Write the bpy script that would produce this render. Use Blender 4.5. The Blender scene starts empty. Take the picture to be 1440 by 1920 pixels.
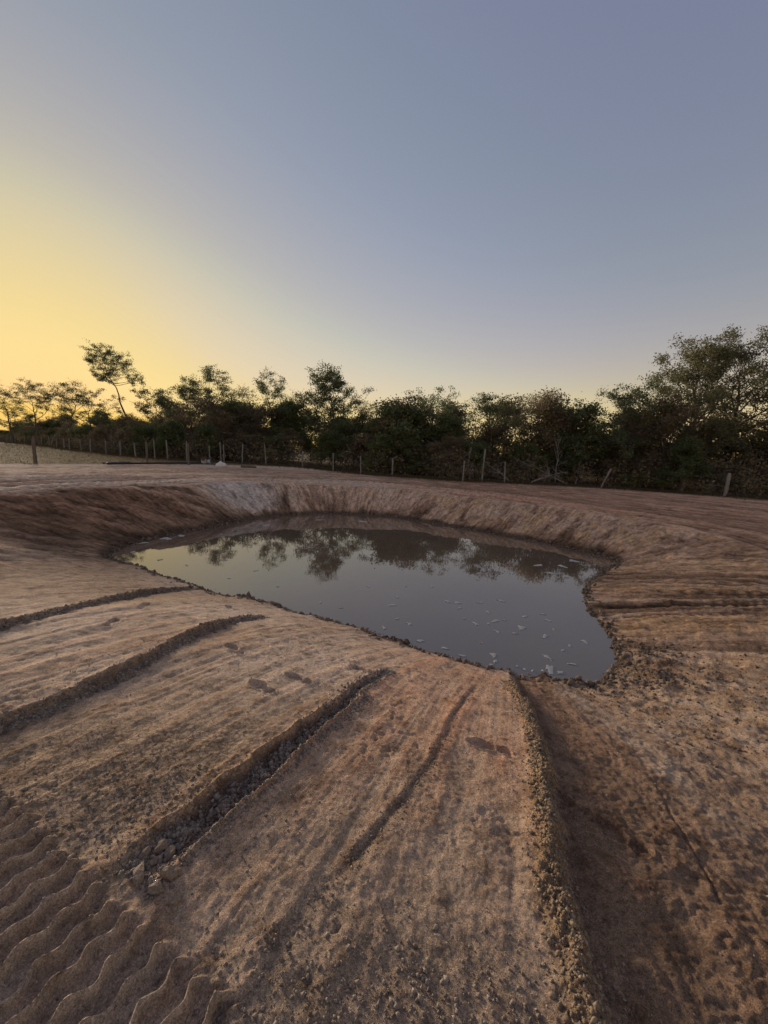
import bpy, math, random
import numpy as np
from mathutils import Matrix, Vector

scene = bpy.context.scene
COL = scene.collection

# ------------------------------------------------------------------ camera
CAM_H = 1.75
PITCH, ROLL = math.radians(8.9), math.radians(2.0)
cam_data = bpy.data.cameras.new('camera')
cam_data.sensor_fit = 'VERTICAL'
cam_data.sensor_height = 36.0
cam_data.lens = 18.0 / (960.0 / 722.0)
cam_data.clip_start = 0.05
cam_data.clip_end = 6000.0
cam = bpy.data.objects.new('camera', cam_data)
COL.objects.link(cam)
_F = Vector((0, math.cos(PITCH), -math.sin(PITCH)))
_U = Vector((0, math.sin(PITCH), math.cos(PITCH)))
_R = Vector((1, 0, 0))
_r = _R * math.cos(ROLL) + _U * math.sin(ROLL)
_u = -_R * math.sin(ROLL) + _U * math.cos(ROLL)
cam.matrix_world = Matrix(((_r.x, _u.x, -_F.x, 0), (_r.y, _u.y, -_F.y, 0), (_r.z, _u.z, -_F.z, CAM_H), (0, 0, 0, 1)))
scene.camera = cam

# ------------------------------------------------------------------ sky, sun, exposure
SUN_AZ = math.radians(-42.0)      # measured from +Y towards +X
SUN_EL = math.radians(5.0)
world = bpy.data.worlds.new('World')
scene.world = world
world.use_nodes = True
wn, wl = world.node_tree.nodes, world.node_tree.links
wn.clear()
w_out = wn.new('ShaderNodeOutputWorld')
w_bg = wn.new('ShaderNodeBackground')
w_sky = wn.new('ShaderNodeTexSky')
w_sky.sky_type = 'NISHITA'
w_sky.sun_disc = False
w_sky.sun_elevation = SUN_EL
w_sky.sun_rotation = SUN_AZ
w_sky.altitude = 0
w_sky.air_density = 1.0
w_sky.dust_density = 0.3
w_sky.ozone_density = 0.3
w_bg.inputs['Strength'].default_value = 0.15
# one colour grade for the whole sky: the soft tone range and white balance of a phone picture at dusk
SKY_GAIN = 2.5
GRADE = ((0.444, 0.088, -0.244), (0.157, 0.148, -0.032), (-0.559, 0.499, 0.301))
w_gam = wn.new('ShaderNodeGamma'); w_gam.inputs[1].default_value = 0.35
wl.new(w_sky.outputs[0], w_gam.inputs[0])
w_cmb = wn.new('ShaderNodeCombineXYZ')
for k_, row_ in enumerate(GRADE):
    dot_ = wn.new('ShaderNodeVectorMath'); dot_.operation = 'DOT_PRODUCT'; dot_.inputs[1].default_value = row_
    mx_ = wn.new('ShaderNodeMath'); mx_.operation = 'MAXIMUM'; mx_.inputs[1].default_value = 0.04
    wl.new(w_gam.outputs[0], dot_.inputs[0]); wl.new(dot_.outputs['Value'], mx_.inputs[0]); wl.new(mx_.outputs[0], w_cmb.inputs[k_])
def _lin(v):
    v = v / 255.0
    return v / 12.92 if v <= 0.04045 else ((v + 0.055) / 1.055) ** 2.4
TONE = (((0, 0), (100, 90), (131, 119), (145, 139), (155, 159), (170, 186), (187, 213), (212, 234), (246, 250), (255, 254)),
        ((0, 0), (100, 88), (138, 127), (146, 141), (156, 159), (164, 174), (177, 198), (196, 211), (217, 218), (240, 212), (255, 205)),
        ((0, 0), (90, 140), (107, 146), (136, 149), (150, 150), (157, 157), (165, 173), (180, 188), (255, 235)))
w_crv = wn.new('ShaderNodeRGBCurve')
for k_, pts_ in enumerate(TONE):
    cv_ = w_crv.mapping.curves[k_]
    while len(cv_.points) < len(pts_): cv_.points.new(0.5, 0.5)
    for q_, (a_, b_) in zip(cv_.points, pts_): q_.location = (_lin(a_), _lin(b_))
w_crv.mapping.extend = 'HORIZONTAL'
w_crv.mapping.update()
w_mul = wn.new('ShaderNodeVectorMath'); w_mul.operation = 'SCALE'; w_mul.inputs['Scale'].default_value = SKY_GAIN
wl.new(w_cmb.outputs[0], w_crv.inputs['Color']); wl.new(w_crv.outputs[0], w_mul.inputs[0])
wl.new(w_mul.outputs[0], w_bg.inputs['Color'])
wl.new(w_bg.outputs[0], w_out.inputs['Surface'])

sun_data = bpy.data.lights.new('sun', 'SUN')
sun_data.energy = 2.7
sun_data.angle = math.radians(14)
sun_data.color = (1.0, 0.87, 0.70)
sun = bpy.data.objects.new('sun', sun_data)
COL.objects.link(sun)
_sd = Vector((math.sin(SUN_AZ) * math.cos(SUN_EL), math.cos(SUN_AZ) * math.cos(SUN_EL), math.sin(SUN_EL)))
sun.rotation_euler = _sd.to_track_quat('Z', 'Y').to_euler()
sun.location = (-30, 30, 30)

scene.view_settings.view_transform = 'Standard'
scene.view_settings.look = 'None'
scene.view_settings.exposure = 1.5
scene.view_settings.gamma = 1.0
scene.view_settings.use_curve_mapping = False

# ------------------------------------------------------------------ TERRAIN-BEGIN
WATER = -1.0
SHK = 2.75 / 2.92          # the plan of the waterline at this water level
f32 = np.float32

def _hash(ix, iy, seed):
    h = (ix.astype(np.int64) * 374761393 + iy.astype(np.int64) * 668265263 + seed * 974634777) & 0xFFFFFFFF
    h = ((h ^ (h >> 13)) * 1274126177) & 0xFFFFFFFF
    h = h ^ (h >> 16)
    return (h & 0xFFFFFF).astype(f32) / f32(0xFFFFFF)

def vnoise(x, y, seed=0, period=None):
    x = np.asarray(x, f32); y = np.asarray(y, f32)
    ix = np.floor(x); iy = np.floor(y)
    fx = x - ix; fy = y - iy
    ux = fx * fx * fx * (fx * (fx * 6 - 15) + 10); uy = fy * fy * fy * (fy * (fy * 6 - 15) + 10)
    i0 = ix.astype(np.int64); j0 = iy.astype(np.int64); i1 = i0 + 1
    if period:
        i0 = i0 % period; i1 = i1 % period
    a = _hash(i0, j0, seed); b = _hash(i1, j0, seed)
    c = _hash(i0, j0 + 1, seed); d = _hash(i1, j0 + 1, seed)
    return ((a * (1 - ux) + b * ux) * (1 - uy) + (c * (1 - ux) + d * ux) * uy) * 2 - 1

def fbm(x, y, seed=0, octaves=4, gain=0.5):
    o = 0; a = 1.0; t = 0
    for k in range(octaves):
        ca, sa = math.cos(0.6 * k), math.sin(0.6 * k)
        o = o + a * vnoise((x * ca - y * sa) * 2 ** k, (x * sa + y * ca) * 2 ** k, seed + 17 * k)
        t += a; a *= gain
    return o / t

def sstep(a, b, x):
    t = np.clip((x - a) / (b - a), 0, 1)
    return t * t * (3 - 2 * t)

# waterline control points: x, y, bank width, bank profile exponent, kind (0 near, 1 left, 2 far, 3 right)
SHORE = [(-7.04, 9.69, 4.0, 1.3, 1), (-7.24, 10.63, 3.2, 1.15, 1), (-7.03, 11.84, 3.3, 1.15, 1), (-6.34, 13.22, 3.3, 1.15, 1),
         (-5.58, 14.7, 3.0, 1.15, 1), (-4.96, 16.06, 2.5, 1.15, 2), (-3.79, 16.87, 2.1, 1.12, 2), (-2.47, 17.61, 2.05, 1.12, 2),
         (-0.48, 17.43, 2.05, 1.12, 2), (0.96, 16.87, 2.1, 1.12, 2), (3.02, 15.18, 2.4, 1.12, 2), (4.68, 13.69, 2.6, 1.15, 2),
         (5.98, 12.31, 2.5, 1.15, 2), (6.81, 11.03, 2.5, 1.2, 2), (5.86, 9.89, 3.4, 1.35, 3), (4.91, 8.75, 5.2, 1.5, 3),
         (4.47, 8.02, 6.0, 1.5, 3), (4.13, 7.27, 6.2, 1.5, 3), (3.96, 6.65, 6.2, 1.5, 3), (3.85, 6.12, 6.0, 1.5, 3),
         (3.58, 5.49, 5.6, 1.6, 3), (3.39, 5.11, 5.4, 1.7, 3), (3.01, 4.77, 5.2, 1.8, 0), (2.73, 4.65, 5.0, 1.9, 0),
         (2.09, 4.80, 4.8, 2.0, 0), (1.43, 5.06, 4.7, 2.0, 0), (0.48, 5.47, 4.7, 2.0, 0), (-0.3, 5.98, 4.7, 2.0, 0),
         (-1.05, 6.35, 4.7, 2.0, 0), (-2.42, 7.09, 4.8, 1.9, 0), (-3.67, 7.55, 5.2, 1.7, 0), (-4.53, 8.13, 5.6, 1.5, 0),
         (-5.64, 8.78, 5.6, 1.35, 0)]
SHORE = [(a * SHK, b * SHK, c, d, e) for a, b, c, d, e in SHORE]

def _shore():
    P = np.array([s[:2] for s in SHORE]); n = len(P)
    out = []; par = []
    for i in range(n):
        p0, p1, p2, p3 = P[(i - 1) % n], P[i], P[(i + 1) % n], P[(i + 2) % n]
        for k in range(10):
            t = k / 10
            out.append(0.5 * ((2 * p1) + (-p0 + p2) * t + (2 * p0 - 5 * p1 + 4 * p2 - p3) * t * t + (-p0 + 3 * p1 - 3 * p2 + p3) * t ** 3))
            par.append((i, t))
    out = np.array(out)
    seg = np.linalg.norm(np.roll(out, -1, 0) - out, axis=1)
    s = np.concatenate([[0], np.cumsum(seg)[:-1]]); L = seg.sum()
    # resample uniformly
    m = 420
    ss = np.arange(m) * L / m
    ext_s = np.concatenate([s, [L]])
    q = np.stack([np.interp(ss, ext_s, np.concatenate([out[:, k], out[:1, k]])) for k in (0, 1)], 1)
    # ragged waterline
    ang = ss / L * 2 * math.pi
    tang = np.roll(q, -1, 0) - np.roll(q, 1, 0)
    nor = np.stack([tang[:, 1], -tang[:, 0]], 1); nor /= np.linalg.norm(nor, axis=1)[:, None]
    wob = 0.05 * vnoise(ss * 1.3, ss * 0, 5) + 0.03 * vnoise(ss * 4.1, ss * 0, 6)
    q = q + nor * wob[:, None]
    ctrl_s = np.array([s[i * 10] for i in range(n)])
    def per(vals, blur=6):
        v = np.interp(ss, np.concatenate([ctrl_s, [L]]), np.concatenate([vals, vals[:1]]))
        k = np.exp(-0.5 * (np.arange(-20, 21) / blur) ** 2); k /= k.sum()
        return np.convolve(np.concatenate([v[-20:], v, v[:20]]), k, 'valid')
    w = per(np.array([a[2] for a in SHORE])); p = per(np.array([a[3] for a in SHORE]))
    kinds = [per(np.array([1.0 if a[4] == k else 0.0 for a in SHORE]), 6 if k in (1, 2) else 12) for k in range(4)]
    return q.astype(f32), ss.astype(f32), L, w, p, kinds
SH_Q, SH_S, SH_L, SH_W, SH_P, SH_K = _shore()

def shore_fields(x, y):
    """signed distance to the waterline (positive on land), arc position, bank width, exponent, kind weights"""
    n = len(x)
    D = np.empty(n, f32); S = np.empty(n, f32); Wd = np.empty(n, f32); Pe = np.empty(n, f32); K = np.empty((n, 4), f32)
    ang = SH_S / SH_L * 2 * math.pi
    A = np.stack([SH_W, SH_P, SH_K[0], SH_K[1], SH_K[2], SH_K[3], np.cos(ang), np.sin(ang)], 1).astype(f32)
    nx = np.roll(SH_Q, -1, 0)
    for a in range(0, n, 60000):
        b = min(n, a + 60000)
        dx = x[a:b, None] - SH_Q[None, :, 0]; dy = y[a:b, None] - SH_Q[None, :, 1]
        dd = np.sqrt(dx * dx + dy * dy)
        i = dd.argmin(1)
        dm = dd[np.arange(b - a), i]
        e = np.exp(-(dd - dm[:, None]) / 0.12)
        e2 = e @ A; t = e.sum(1)
        e2 /= t[:, None]
        # refine the distance against the two neighbouring segments
        best = dm.copy()
        px = x[a:b]; py = y[a:b]
        for off in (-1, 0):
            j = (i + off) % len(SH_Q)
            ax, ay = SH_Q[j, 0], SH_Q[j, 1]; bx, by = nx[j, 0], nx[j, 1]
            ux, uy = bx - ax, by - ay
            tt = np.clip(((px - ax) * ux + (py - ay) * uy) / (ux * ux + uy * uy), 0, 1)
            best = np.minimum(best, np.hypot(px - ax - tt * ux, py - ay - tt * uy))
        # inside test by winding (even-odd)
        x0, y0 = SH_Q[:, 0], SH_Q[:, 1]; x1, y1 = nx[:, 0], nx[:, 1]
        cond = (y0[None] > py[:, None]) != (y1[None] > py[:, None])
        xi = x0 + (py[:, None] - y0) * (x1 - x0) / np.where(y1 == y0, 1e-6, y1 - y0)
        inside = (cond & (px[:, None] < xi)).sum(1) % 2 == 1
        D[a:b] = np.where(inside, -best, best)
        S[a:b] = (np.arctan2(e2[:, 7], e2[:, 6]) % (2 * math.pi)) / (2 * math.pi) * SH_L
        Wd[a:b] = e2[:, 0]; Pe[a:b] = e2[:, 1]; K[a:b] = e2[:, 2:6]
    return D, S, Wd, Pe, K

def base_height(x, y):
    z = -0.022 * x
    z = np.where(z > 0, 0.85 * np.tanh(z / 0.85), 0.3 * np.tanh(z / 0.3))
    return z * sstep(1.0, 6.0, np.hypot(x, y))

def poly_field(x, y, pts):
    """distance, side (+ right of travel), arc length along, of a polyline"""
    P = np.array(pts, f32)
    best = np.full(len(x), 1e9, f32); side = np.zeros(len(x), f32); arc = np.zeros(len(x), f32)
    acc = 0.0
    for k in range(len(P) - 1):
        ux, uy = P[k + 1] - P[k]; L = math.hypot(ux, uy)
        t = ((x - P[k, 0]) * ux + (y - P[k, 1]) * uy) / (L * L)
        tc = np.clip(t, 0, 1)
        d = np.hypot(x - P[k, 0] - tc * ux, y - P[k, 1] - tc * uy)
        cr = ((x - P[k, 0]) * uy - (y - P[k, 1]) * ux) / L
        m = d < best
        best = np.where(m, d, best); side = np.where(m, cr, side); arc = np.where(m, acc + tc * L, arc)
        acc += L
    return best, np.where(side >= 0, best, -best), arc, acc

def smooth_poly(pts, n=8):
    P = np.array(pts, float)
    P = np.vstack([2 * P[0] - P[1], P, 2 * P[-1] - P[-2]])
    out = []
    for i in range(1, len(P) - 2):
        p0, p1, p2, p3 = P[i - 1], P[i], P[i + 1], P[i + 2]
        for k in range(n):
            t = k / n
            out.append(0.5 * ((2 * p1) + (-p0 + p2) * t + (2 * p0 - 5 * p1 + 4 * p2 - p3) * t * t + (-p0 + 3 * p1 - 3 * p2 + p3) * t ** 3))
    out.append(P[-2])
    return np.array(out)

def rough_height(x, y):
    """land without the marks made by machines"""
    x = np.asarray(x, f32); y = np.asarray(y, f32)
    D, S, Wd, Pe, K = shore_fields(x, y)
    zb = base_height(x, y)
    t = np.clip(D / Wd, 0, 1)
    z = WATER + (zb - WATER) * (1 - (1 - t) ** Pe)
    z = np.where(D < 0, WATER - 0.6 * (1 - np.exp(D * 1.2)), z)
    return z, D, S, Wd, K
# ------------------------------------------------------------------ TERRAIN-END

# marks the machines left, as plan curves (metres)
SCARP_A = smooth_poly([(-1.66, 5.35), (-1.726, 5.051), (-1.882, 4.699), (-2.0, 4.163), (-2.046, 3.619), (-2.085, 3.097), (-2.149, 2.803), (-2.26, 2.442), (-2.382, 2.192), (-2.6, 1.75)])
SCARP_B = smooth_poly([(-3.65, 7.2), (-3.76, 6.343), (-3.765, 5.583), (-3.732, 4.99), (-3.70, 4.098), (-3.755, 3.579), (-3.9, 2.8)])
FURROW = smooth_poly([(0.169, 3.749), (-0.138, 3.183), (-0.284, 2.77), (-0.518, 2.309), (-0.681, 1.946), (-0.813, 1.695), (-0.907, 1.52), (-0.988, 1.377), (-1.014, 1.301)])
RUT = smooth_poly([(1.05, 3.72), (0.70, 3.0), (0.46, 2.42), (0.25, 2.0), (0.05, 1.66), (-0.12, 1.42), (-0.27, 1.24), (-0.40, 1.10)])
BERM = smooth_poly([(1.60, 4.35), (1.488, 4.022), (1.354, 3.15), (1.198, 2.548), (1.076, 2.156), (0.961, 1.833), (0.869, 1.565), (0.804, 1.322), (0.777, 1.139), (0.744, 0.976), (0.70, 0.6)])
CREST = smooth_poly([(2.084, 3.927), (2.101, 2.954), (2.054, 2.275), (1.854, 1.522), (1.6, 0.9)])
CRACK = smooth_poly([(1.83, 2.25), (1.798, 2.125), (1.72, 1.93), (1.653, 1.706), (1.59, 1.53), (1.531, 1.376)])
FEET = [(-0.70, 3.13, 2.6), (0.80, 2.42, 2.75), (-0.95, 2.9, 2.5), (-2.877, 3.889, 1.9), (-2.538, 6.0, 2.0), (1.30, 1.75, 2.3),
        (-3.05, 4.7, 1.8), (-1.45, 3.6, 2.4), (-2.2, 5.3, 2.0), (1.12, 1.97, 2.2), (-2.75, 6.4, 2.1), (-0.15, 3.55, 2.7)]
FENCE_LINE = smooth_poly([(-130, 125), (-100, 100), (-84, 86.5), (-67.6, 72.8), (-56.3, 63.4), (-45, 53.2), (-37.7, 46.5), (-31.8, 41.8), (-27.9, 38.9), (-25.1, 36.9), (-22.6, 35.2), (-19.5, 33.6), (-16.75, 32.8),
                          (-14.2, 33.3), (-12.4, 33.5), (-10.2, 33.2), (-7.3, 33.3), (-4.2, 31.0), (-1.84, 28.9), (0.5, 28.3), (5.4, 27.0), (8.6, 27.7), (15.1, 27.1), (21.1, 23.9), (29, 19.5), (45, 11), (80, -6)], 4)
GRASS_EDGE = smooth_poly([(-60, -10), (-34, 8), (-24, 16), (-19.2, 20.9), (-16.5, 26.0), (-14.4, 28.4), (-11.2, 31.2), (-9.0, 32.6)], 4)

def mixc(c, k, w):
    w = w[:, None]
    return c * (1 - w) + np.array(k, f32)[None] * w

def land(x, y, fields=None):
    """height, colour, roughness-of-relief mask and crackle mask of the ground at plan points"""
    x = np.asarray(x, f32); y = np.asarray(y, f32)
    if fields is None:
        fields = shore_fields(x, y)
    D, S, Wd, Pe, K = fields
    n = len(x)
    rr = np.hypot(x, y)
    zb = base_height(x, y)
    near, left, far, right = K[:, 0], K[:, 1], K[:, 2], K[:, 3]
    edge = 0.16 * vnoise(S * 0.9, D * 0, 31) + 0.07 * vnoise(S * 3.1, D * 0, 32)
    Wd = Wd * (1 + edge * (far + left) * 0.8)
    t = np.clip(D / Wd, 0, 1)
    z = WATER + (zb - WATER) * (1 - (1 - t) ** Pe)
    z = np.where(D < 0, WATER - 0.6 * (1 - np.exp(np.minimum(D, 0) * 1.2)), z)
    bank = sstep(0.02, 0.25, t) * (1 - sstep(0.8, 1.05, t))
    plateau = sstep(0.95, 1.15, D / Wd)
    fl = far + left
    wx = x + 0.35 * vnoise(x * 0.7, y * 0.7, 3); wy = y + 0.35 * vnoise(x * 0.7, y * 0.7, 4)
    # gullies and blade marks in the cut banks
    Sw = S + 0.15 * vnoise(wx * 1.1, wy * 1.1, 45) + 0.05 * vnoise(x * 4.3, y * 4.3, 46)
    g1 = vnoise(Sw * 0.9 + 0.9 * D * left, D * 0.45, 41); g2 = vnoise(Sw * 3.1 + 1.8 * D * left, D * 0.9, 42); g3 = vnoise(Sw * 10 + 5.0 * D * left, D * 1.6, 43)
    bl = fbm(x * 2.6, y * 2.6, 47, 6, 0.6)
    g3 = 0.6 * g3 + 0.4 * fbm(x * 9, y * 9, 48, 3)
    z = z + bank * far * (0.05 * g1 + 0.035 * g2 + 0.030 * g3 + 0.10 * bl + 0.08 * fbm(x * 6, y * 6, 49, 4)) + bank * left * (0.04 * g1 + 0.03 * g2 + 0.02 * g3 + 0.06 * bl)
    lump = fbm(x * 3.1, y * 3.1, 51, 4)
    z = z + 0.02 * lump * sstep(4, 8, rr) + 0.05 * np.maximum(lump - 0.1, 0) * fl * (1 - sstep(0.1, 0.35, t)) * sstep(-0.1, 0.1, D)
    # wheel ruts running round the pond on the far side
    dd = D + 0.45 * vnoise(S * 0.18, D * 0.1, 61) + 0.10 * vnoise(S * 0.7, D * 0.1, 62)
    r1 = vnoise(dd * 1.9, S * 0.08, 63); r2 = vnoise(dd * 5.5, S * 0.2, 64)
    ruts = plateau * fl * (1 - sstep(9, 16, D))
    z = z + ruts * (0.07 * r1 + 0.040 * r2)
    lug = np.sin(S * 26 + 3 * vnoise(dd * 3, S, 65)) * sstep(0.25, 0.5, r1)
    z = z + ruts * 0.018 * lug
    # ramp on the right: blade passes running down to the water
    q = S + 0.12 * vnoise(D * 0.5, S * 0.4, 71)
    b1 = vnoise(q * 1.9, D * 0.16, 72); b2 = vnoise(q * 6.0, D * 0.3, 73); b3 = vnoise(q * 19, D * 0.8, 74)
    ramp = right * sstep(0.05, 0.5, D) * (1 - sstep(7, 11, D))
    cut = np.exp(-(b1 / 0.07) ** 2) * sstep(-0.5, 0.3, vnoise(q * 0.8, D * 0.45, 75))
    z = z + ramp * (0.045 * b1 + 0.020 * b2 + 0.012 * b3 - 0.06 * cut + 0.02 * fbm(x * 6, y * 6, 76, 3))
    rubble = fbm(x * 9, y * 9, 77, 4)
    corner = np.exp(-(((x - 3.12) / 0.9) ** 2 + ((y - 4.3) / 0.55) ** 2)) + 0.9 * np.exp(-(((x - 3.74) / 0.45) ** 2 + ((y - 5.05) / 0.5) ** 2))
    corner = np.clip(corner * 1.1 - 0.25 + 0.3 * rubble, 0, 1) * sstep(-0.12, 0.1, D)
    z = z + corner * (0.05 * rubble + 0.03)
    coarse_zone = sstep(2.0, 2.7, x + 0.2 * vnoise(y * 2, x, 79)) * (1 - sstep(6, 9, x)) * (1 - sstep(3.6, 5.2, y + 0.7 * vnoise(x * 0.9, y * 1.5, 78) + 0.2 * vnoise(x * 4, y * 4, 80))) * sstep(0, 0.4, D) * (0.35 + 0.65 * sstep(1.6, 3.0, y))
    z = z + coarse_zone * (0.016 * fbm(x * 4, y * 7, 81, 5) + 0.010 * rubble)

    # ---------------------------------------------------------------- colours
    # soil kinds and moisture, plus shade painted into the furrow and scarp beds
    TAN = (0.345, 0.268, 0.198); GREY = (0.315, 0.262, 0.21); RED = (0.335, 0.205, 0.14); DARK = (0.155, 0.108, 0.075)
    PALE = (0.48, 0.405, 0.335); OCHRE = (0.44, 0.30, 0.165); PINK = (0.46, 0.345, 0.275); BROWN = (0.235, 0.160, 0.112); WET = (0.060, 0.044, 0.033)
    c = np.tile(np.array(TAN, f32), (n, 1))
    m1 = fbm(x * 0.55, y * 0.55, 101, 4); m2 = fbm(wx * 1.7, wy * 1.7, 102, 4)
    st1 = vnoise(S * 9 + 0.4 * vnoise(D * 2, S, 103), D * 0.35, 104); st2 = vnoise(S * 27, D * 0.7, 105); st3 = vnoise(S * 70, D * 1.3, 106)
    c = mixc(c, GREY, sstep(-0.2, 0.5, m1) * 0.7)
    c = mixc(c, BROWN, sstep(0.05, 0.7, m2) * 0.45)
    nearz = near * (1 - sstep(5, 7, D)) + (1 - near) * 0
    streak = 0.5 * st1 + 0.35 * st2 + 0.3 * st3
    # far plateau
    pl = plateau * fl
    redside = sstep(-3.5, 5.0, x + 1.2 * vnoise(x * 0.3, y * 0.3, 111))
    c = mixc(c, PINK, pl * 0.75)
    c = mixc(c, PALE, pl * (1 - redside) * sstep(-0.1, 0.5, r1 * 0.6 + m1 * 0.6) * 0.75)
    c = mixc(c, RED, pl * redside * 0.78)
    c = mixc(c, BROWN, pl * sstep(0.0, 0.6, -r1) * 0.6 + pl * sstep(0.2, 0.7, r2) * 0.25)
    c = mixc(c, PALE, pl * redside * sstep(0.35, 0.7, m2 * 0.7 + r1 * 0.5) * 0.5)
    # left bank
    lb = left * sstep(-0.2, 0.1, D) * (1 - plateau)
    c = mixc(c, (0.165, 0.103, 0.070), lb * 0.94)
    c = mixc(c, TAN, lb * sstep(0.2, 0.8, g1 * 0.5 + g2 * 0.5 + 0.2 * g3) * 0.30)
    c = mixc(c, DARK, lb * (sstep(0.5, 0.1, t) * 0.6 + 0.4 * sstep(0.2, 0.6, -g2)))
    # far bank
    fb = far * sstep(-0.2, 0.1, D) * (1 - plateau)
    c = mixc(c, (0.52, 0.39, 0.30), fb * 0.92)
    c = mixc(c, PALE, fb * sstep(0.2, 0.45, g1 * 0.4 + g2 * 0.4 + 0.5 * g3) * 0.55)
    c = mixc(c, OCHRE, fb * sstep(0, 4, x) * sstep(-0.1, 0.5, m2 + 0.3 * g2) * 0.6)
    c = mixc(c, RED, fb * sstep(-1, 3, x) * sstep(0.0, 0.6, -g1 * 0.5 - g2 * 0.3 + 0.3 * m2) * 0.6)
    c = mixc(c, BROWN, fb * (0.75 * sstep(0.55, 0.1, t + 0.1 * g2) + 0.35 * sstep(0.15, 0.6, -g2)))
    wp = np.exp(-(((x + 6.0) / 1.2) ** 2 + ((y - 16.5) / 1.3) ** 2) ** 1.5) * sstep(0.1, 0.5, D)
    c = mixc(c, (0.56, 0.52, 0.49), np.clip(wp * 2.2, 0, 1) * (0.75 + 0.25 * np.clip(g2 + 0.5 * g3, -1, 1)) * (1 - 0.5 * plateau))
    gash = np.exp(-((x + 4.25 + 0.25 * (y - 16.5)) / 0.22) ** 2) * fb
    c = mixc(c, DARK, gash * 0.8)
    z = z - 0.12 * gash
    # right ramp
    rp = right * sstep(-0.1, 0.2, D) * (1 - sstep(8, 13, D))
    c = mixc(c, RED, rp * 0.45)
    c = mixc(c, OCHRE, rp * sstep(0.0, 0.25, b1 * 0.7 + b2 * 0.3) * 0.5)
    c = mixc(c, PALE, rp * sstep(0.2, 0.5, b2 * 0.6 + b3 * 0.3 + 0.35 * m2 + 0.2 * b1) * 0.6)
    c = mixc(c, BROWN, rp * sstep(0.1, 0.35, -b1 * 0.6 - b2 * 0.5 + 0.3 * b3) * 0.75)
    c = mixc(c, DARK, rp * cut * 0.8)
    c = mixc(c, RED, right * sstep(5, 9, D) * 0.5)
    c = mixc(c, PALE, coarse_zone * sstep(-0.25, 0.35, fbm(x * 2.5, y * 6, 121, 3)) * 0.5)
    c = mixc(c, BROWN, coarse_zone * sstep(0.1, 0.5, -rubble) * 0.6)
    c = mixc(c, DARK, corner * 0.6)

    calm = np.ones(n, f32)
    grain = np.zeros(n, f32); crackle = np.zeros(n, f32)
    grain = np.maximum(grain, np.maximum(corner, coarse_zone * 0.7))
    nz = np.nonzero((rr < 12) & (D > -0.3) & (near + right > 0.05) | (rr < 4))[0]
    if len(nz):
        X, Y, SS, DD = x[nz], y[nz], S[nz], D[nz]
        nw = near[nz]
        cc = c[nz]; dz = np.zeros(len(nz), f32); gr = np.zeros(len(nz), f32)
        stn = streak[nz]; M1 = m1[nz]; M2 = m2[nz]
        wob = 0.018 * vnoise(X * 9, Y * 9, 201) + 0.008 * vnoise(X * 31, Y * 31, 202)
        fine = fbm(X * 26, Y * 26, 203, 3)
        med = fbm(X * 5.5, Y * 5.5, 204, 4)
        dz += 0.012 * med + 0.0035 * fbm(X * 42, Y * 42, 209, 3) - 0.010 * sstep(0.3, 0.55, fbm(X * 15, Y * 15, 206, 3)) * sstep(0.1, 0.4, fbm(X * 1.7, Y * 1.7, 205, 3))  + nw * (0.006 * st1[nz] + 0.0028 * st2[nz] + 0.0012 * st3[nz])
        l1 = vnoise(SS * 11 + 0.25 * vnoise(DD * 1.3, SS * 2, 215), DD * 0.16, 216); l2 = vnoise(SS * 24 + 0.3 * vnoise(DD * 2, SS * 3, 217), DD * 0.3, 218)
        lines = np.exp(-(l1 / 0.06) ** 2) * sstep(0.25, 0.6, vnoise(SS * 2.5, DD * 0.7, 219)) + 0.7 * np.exp(-(l2 / 0.07) ** 2) * sstep(0.2, 0.55, vnoise(SS * 4, DD * 1.1, 220))
        lines = lines * nw
        dz += -0.005 * lines + 0.003 * nw * np.sign(l1) * sstep(0, 0.2, np.abs(l1)) * 0.6
        fd, fs, fa, fL = poly_field(X, Y, FURROW); rd, rs, ra, rL = poly_field(X, Y, RUT); bd, bs, ba, bL = poly_field(X, Y, BERM)
        ad, as_, aa, aL = poly_field(X, Y, SCARP_A); ed, es, ea, eL = poly_field(X, Y, SCARP_B)
        cd, cs, ca, cL = poly_field(X, Y, CREST); kd, ks, ka, kL = poly_field(X, Y, CRACK)
        # strips between the passes
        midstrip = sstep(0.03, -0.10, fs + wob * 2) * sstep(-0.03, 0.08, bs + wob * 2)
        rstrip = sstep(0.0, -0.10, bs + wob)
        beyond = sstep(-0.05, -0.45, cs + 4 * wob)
        cc = mixc(cc, RED, midstrip * np.clip(0.55 + 0.4 * stn + 0.35 * M2, 0, 0.95))
        cc = mixc(cc, (0.42, 0.33, 0.26), midstrip * np.clip(0.15 - 0.7 * stn + 0.3 * med, 0, 0.75))
        cc = mixc(cc, GREY, midstrip * sstep(2.3, 1.3, Y) * 0.6)
        lstrip = sstep(0.0, 0.1, fs + wob) * nw
        cc = mixc(cc, TAN, lstrip * np.clip(0.45 - 0.9 * stn, 0, 0.8))
        cc = mixc(cc, PALE, lstrip * np.clip(0.12 + 0.75 * M1 - 0.3 * stn, 0, 0.55))
        cc = mixc(cc, BROWN, lstrip * np.clip(stn * 0.9 - 0.1, 0, 0.55))
        cc = mixc(cc, RED, lstrip * sstep(-1.0, 0.8, X) * 0.35)
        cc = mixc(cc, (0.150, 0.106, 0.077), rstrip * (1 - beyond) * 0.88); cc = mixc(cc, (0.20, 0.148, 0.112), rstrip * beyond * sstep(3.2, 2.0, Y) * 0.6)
        cc = mixc(cc, RED, rstrip * (1 - beyond) * np.clip(0.05 + 0.4 * med + sstep(2.2, 3.6, Y) * 0.2, 0, 0.6) * 0.6)
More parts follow.
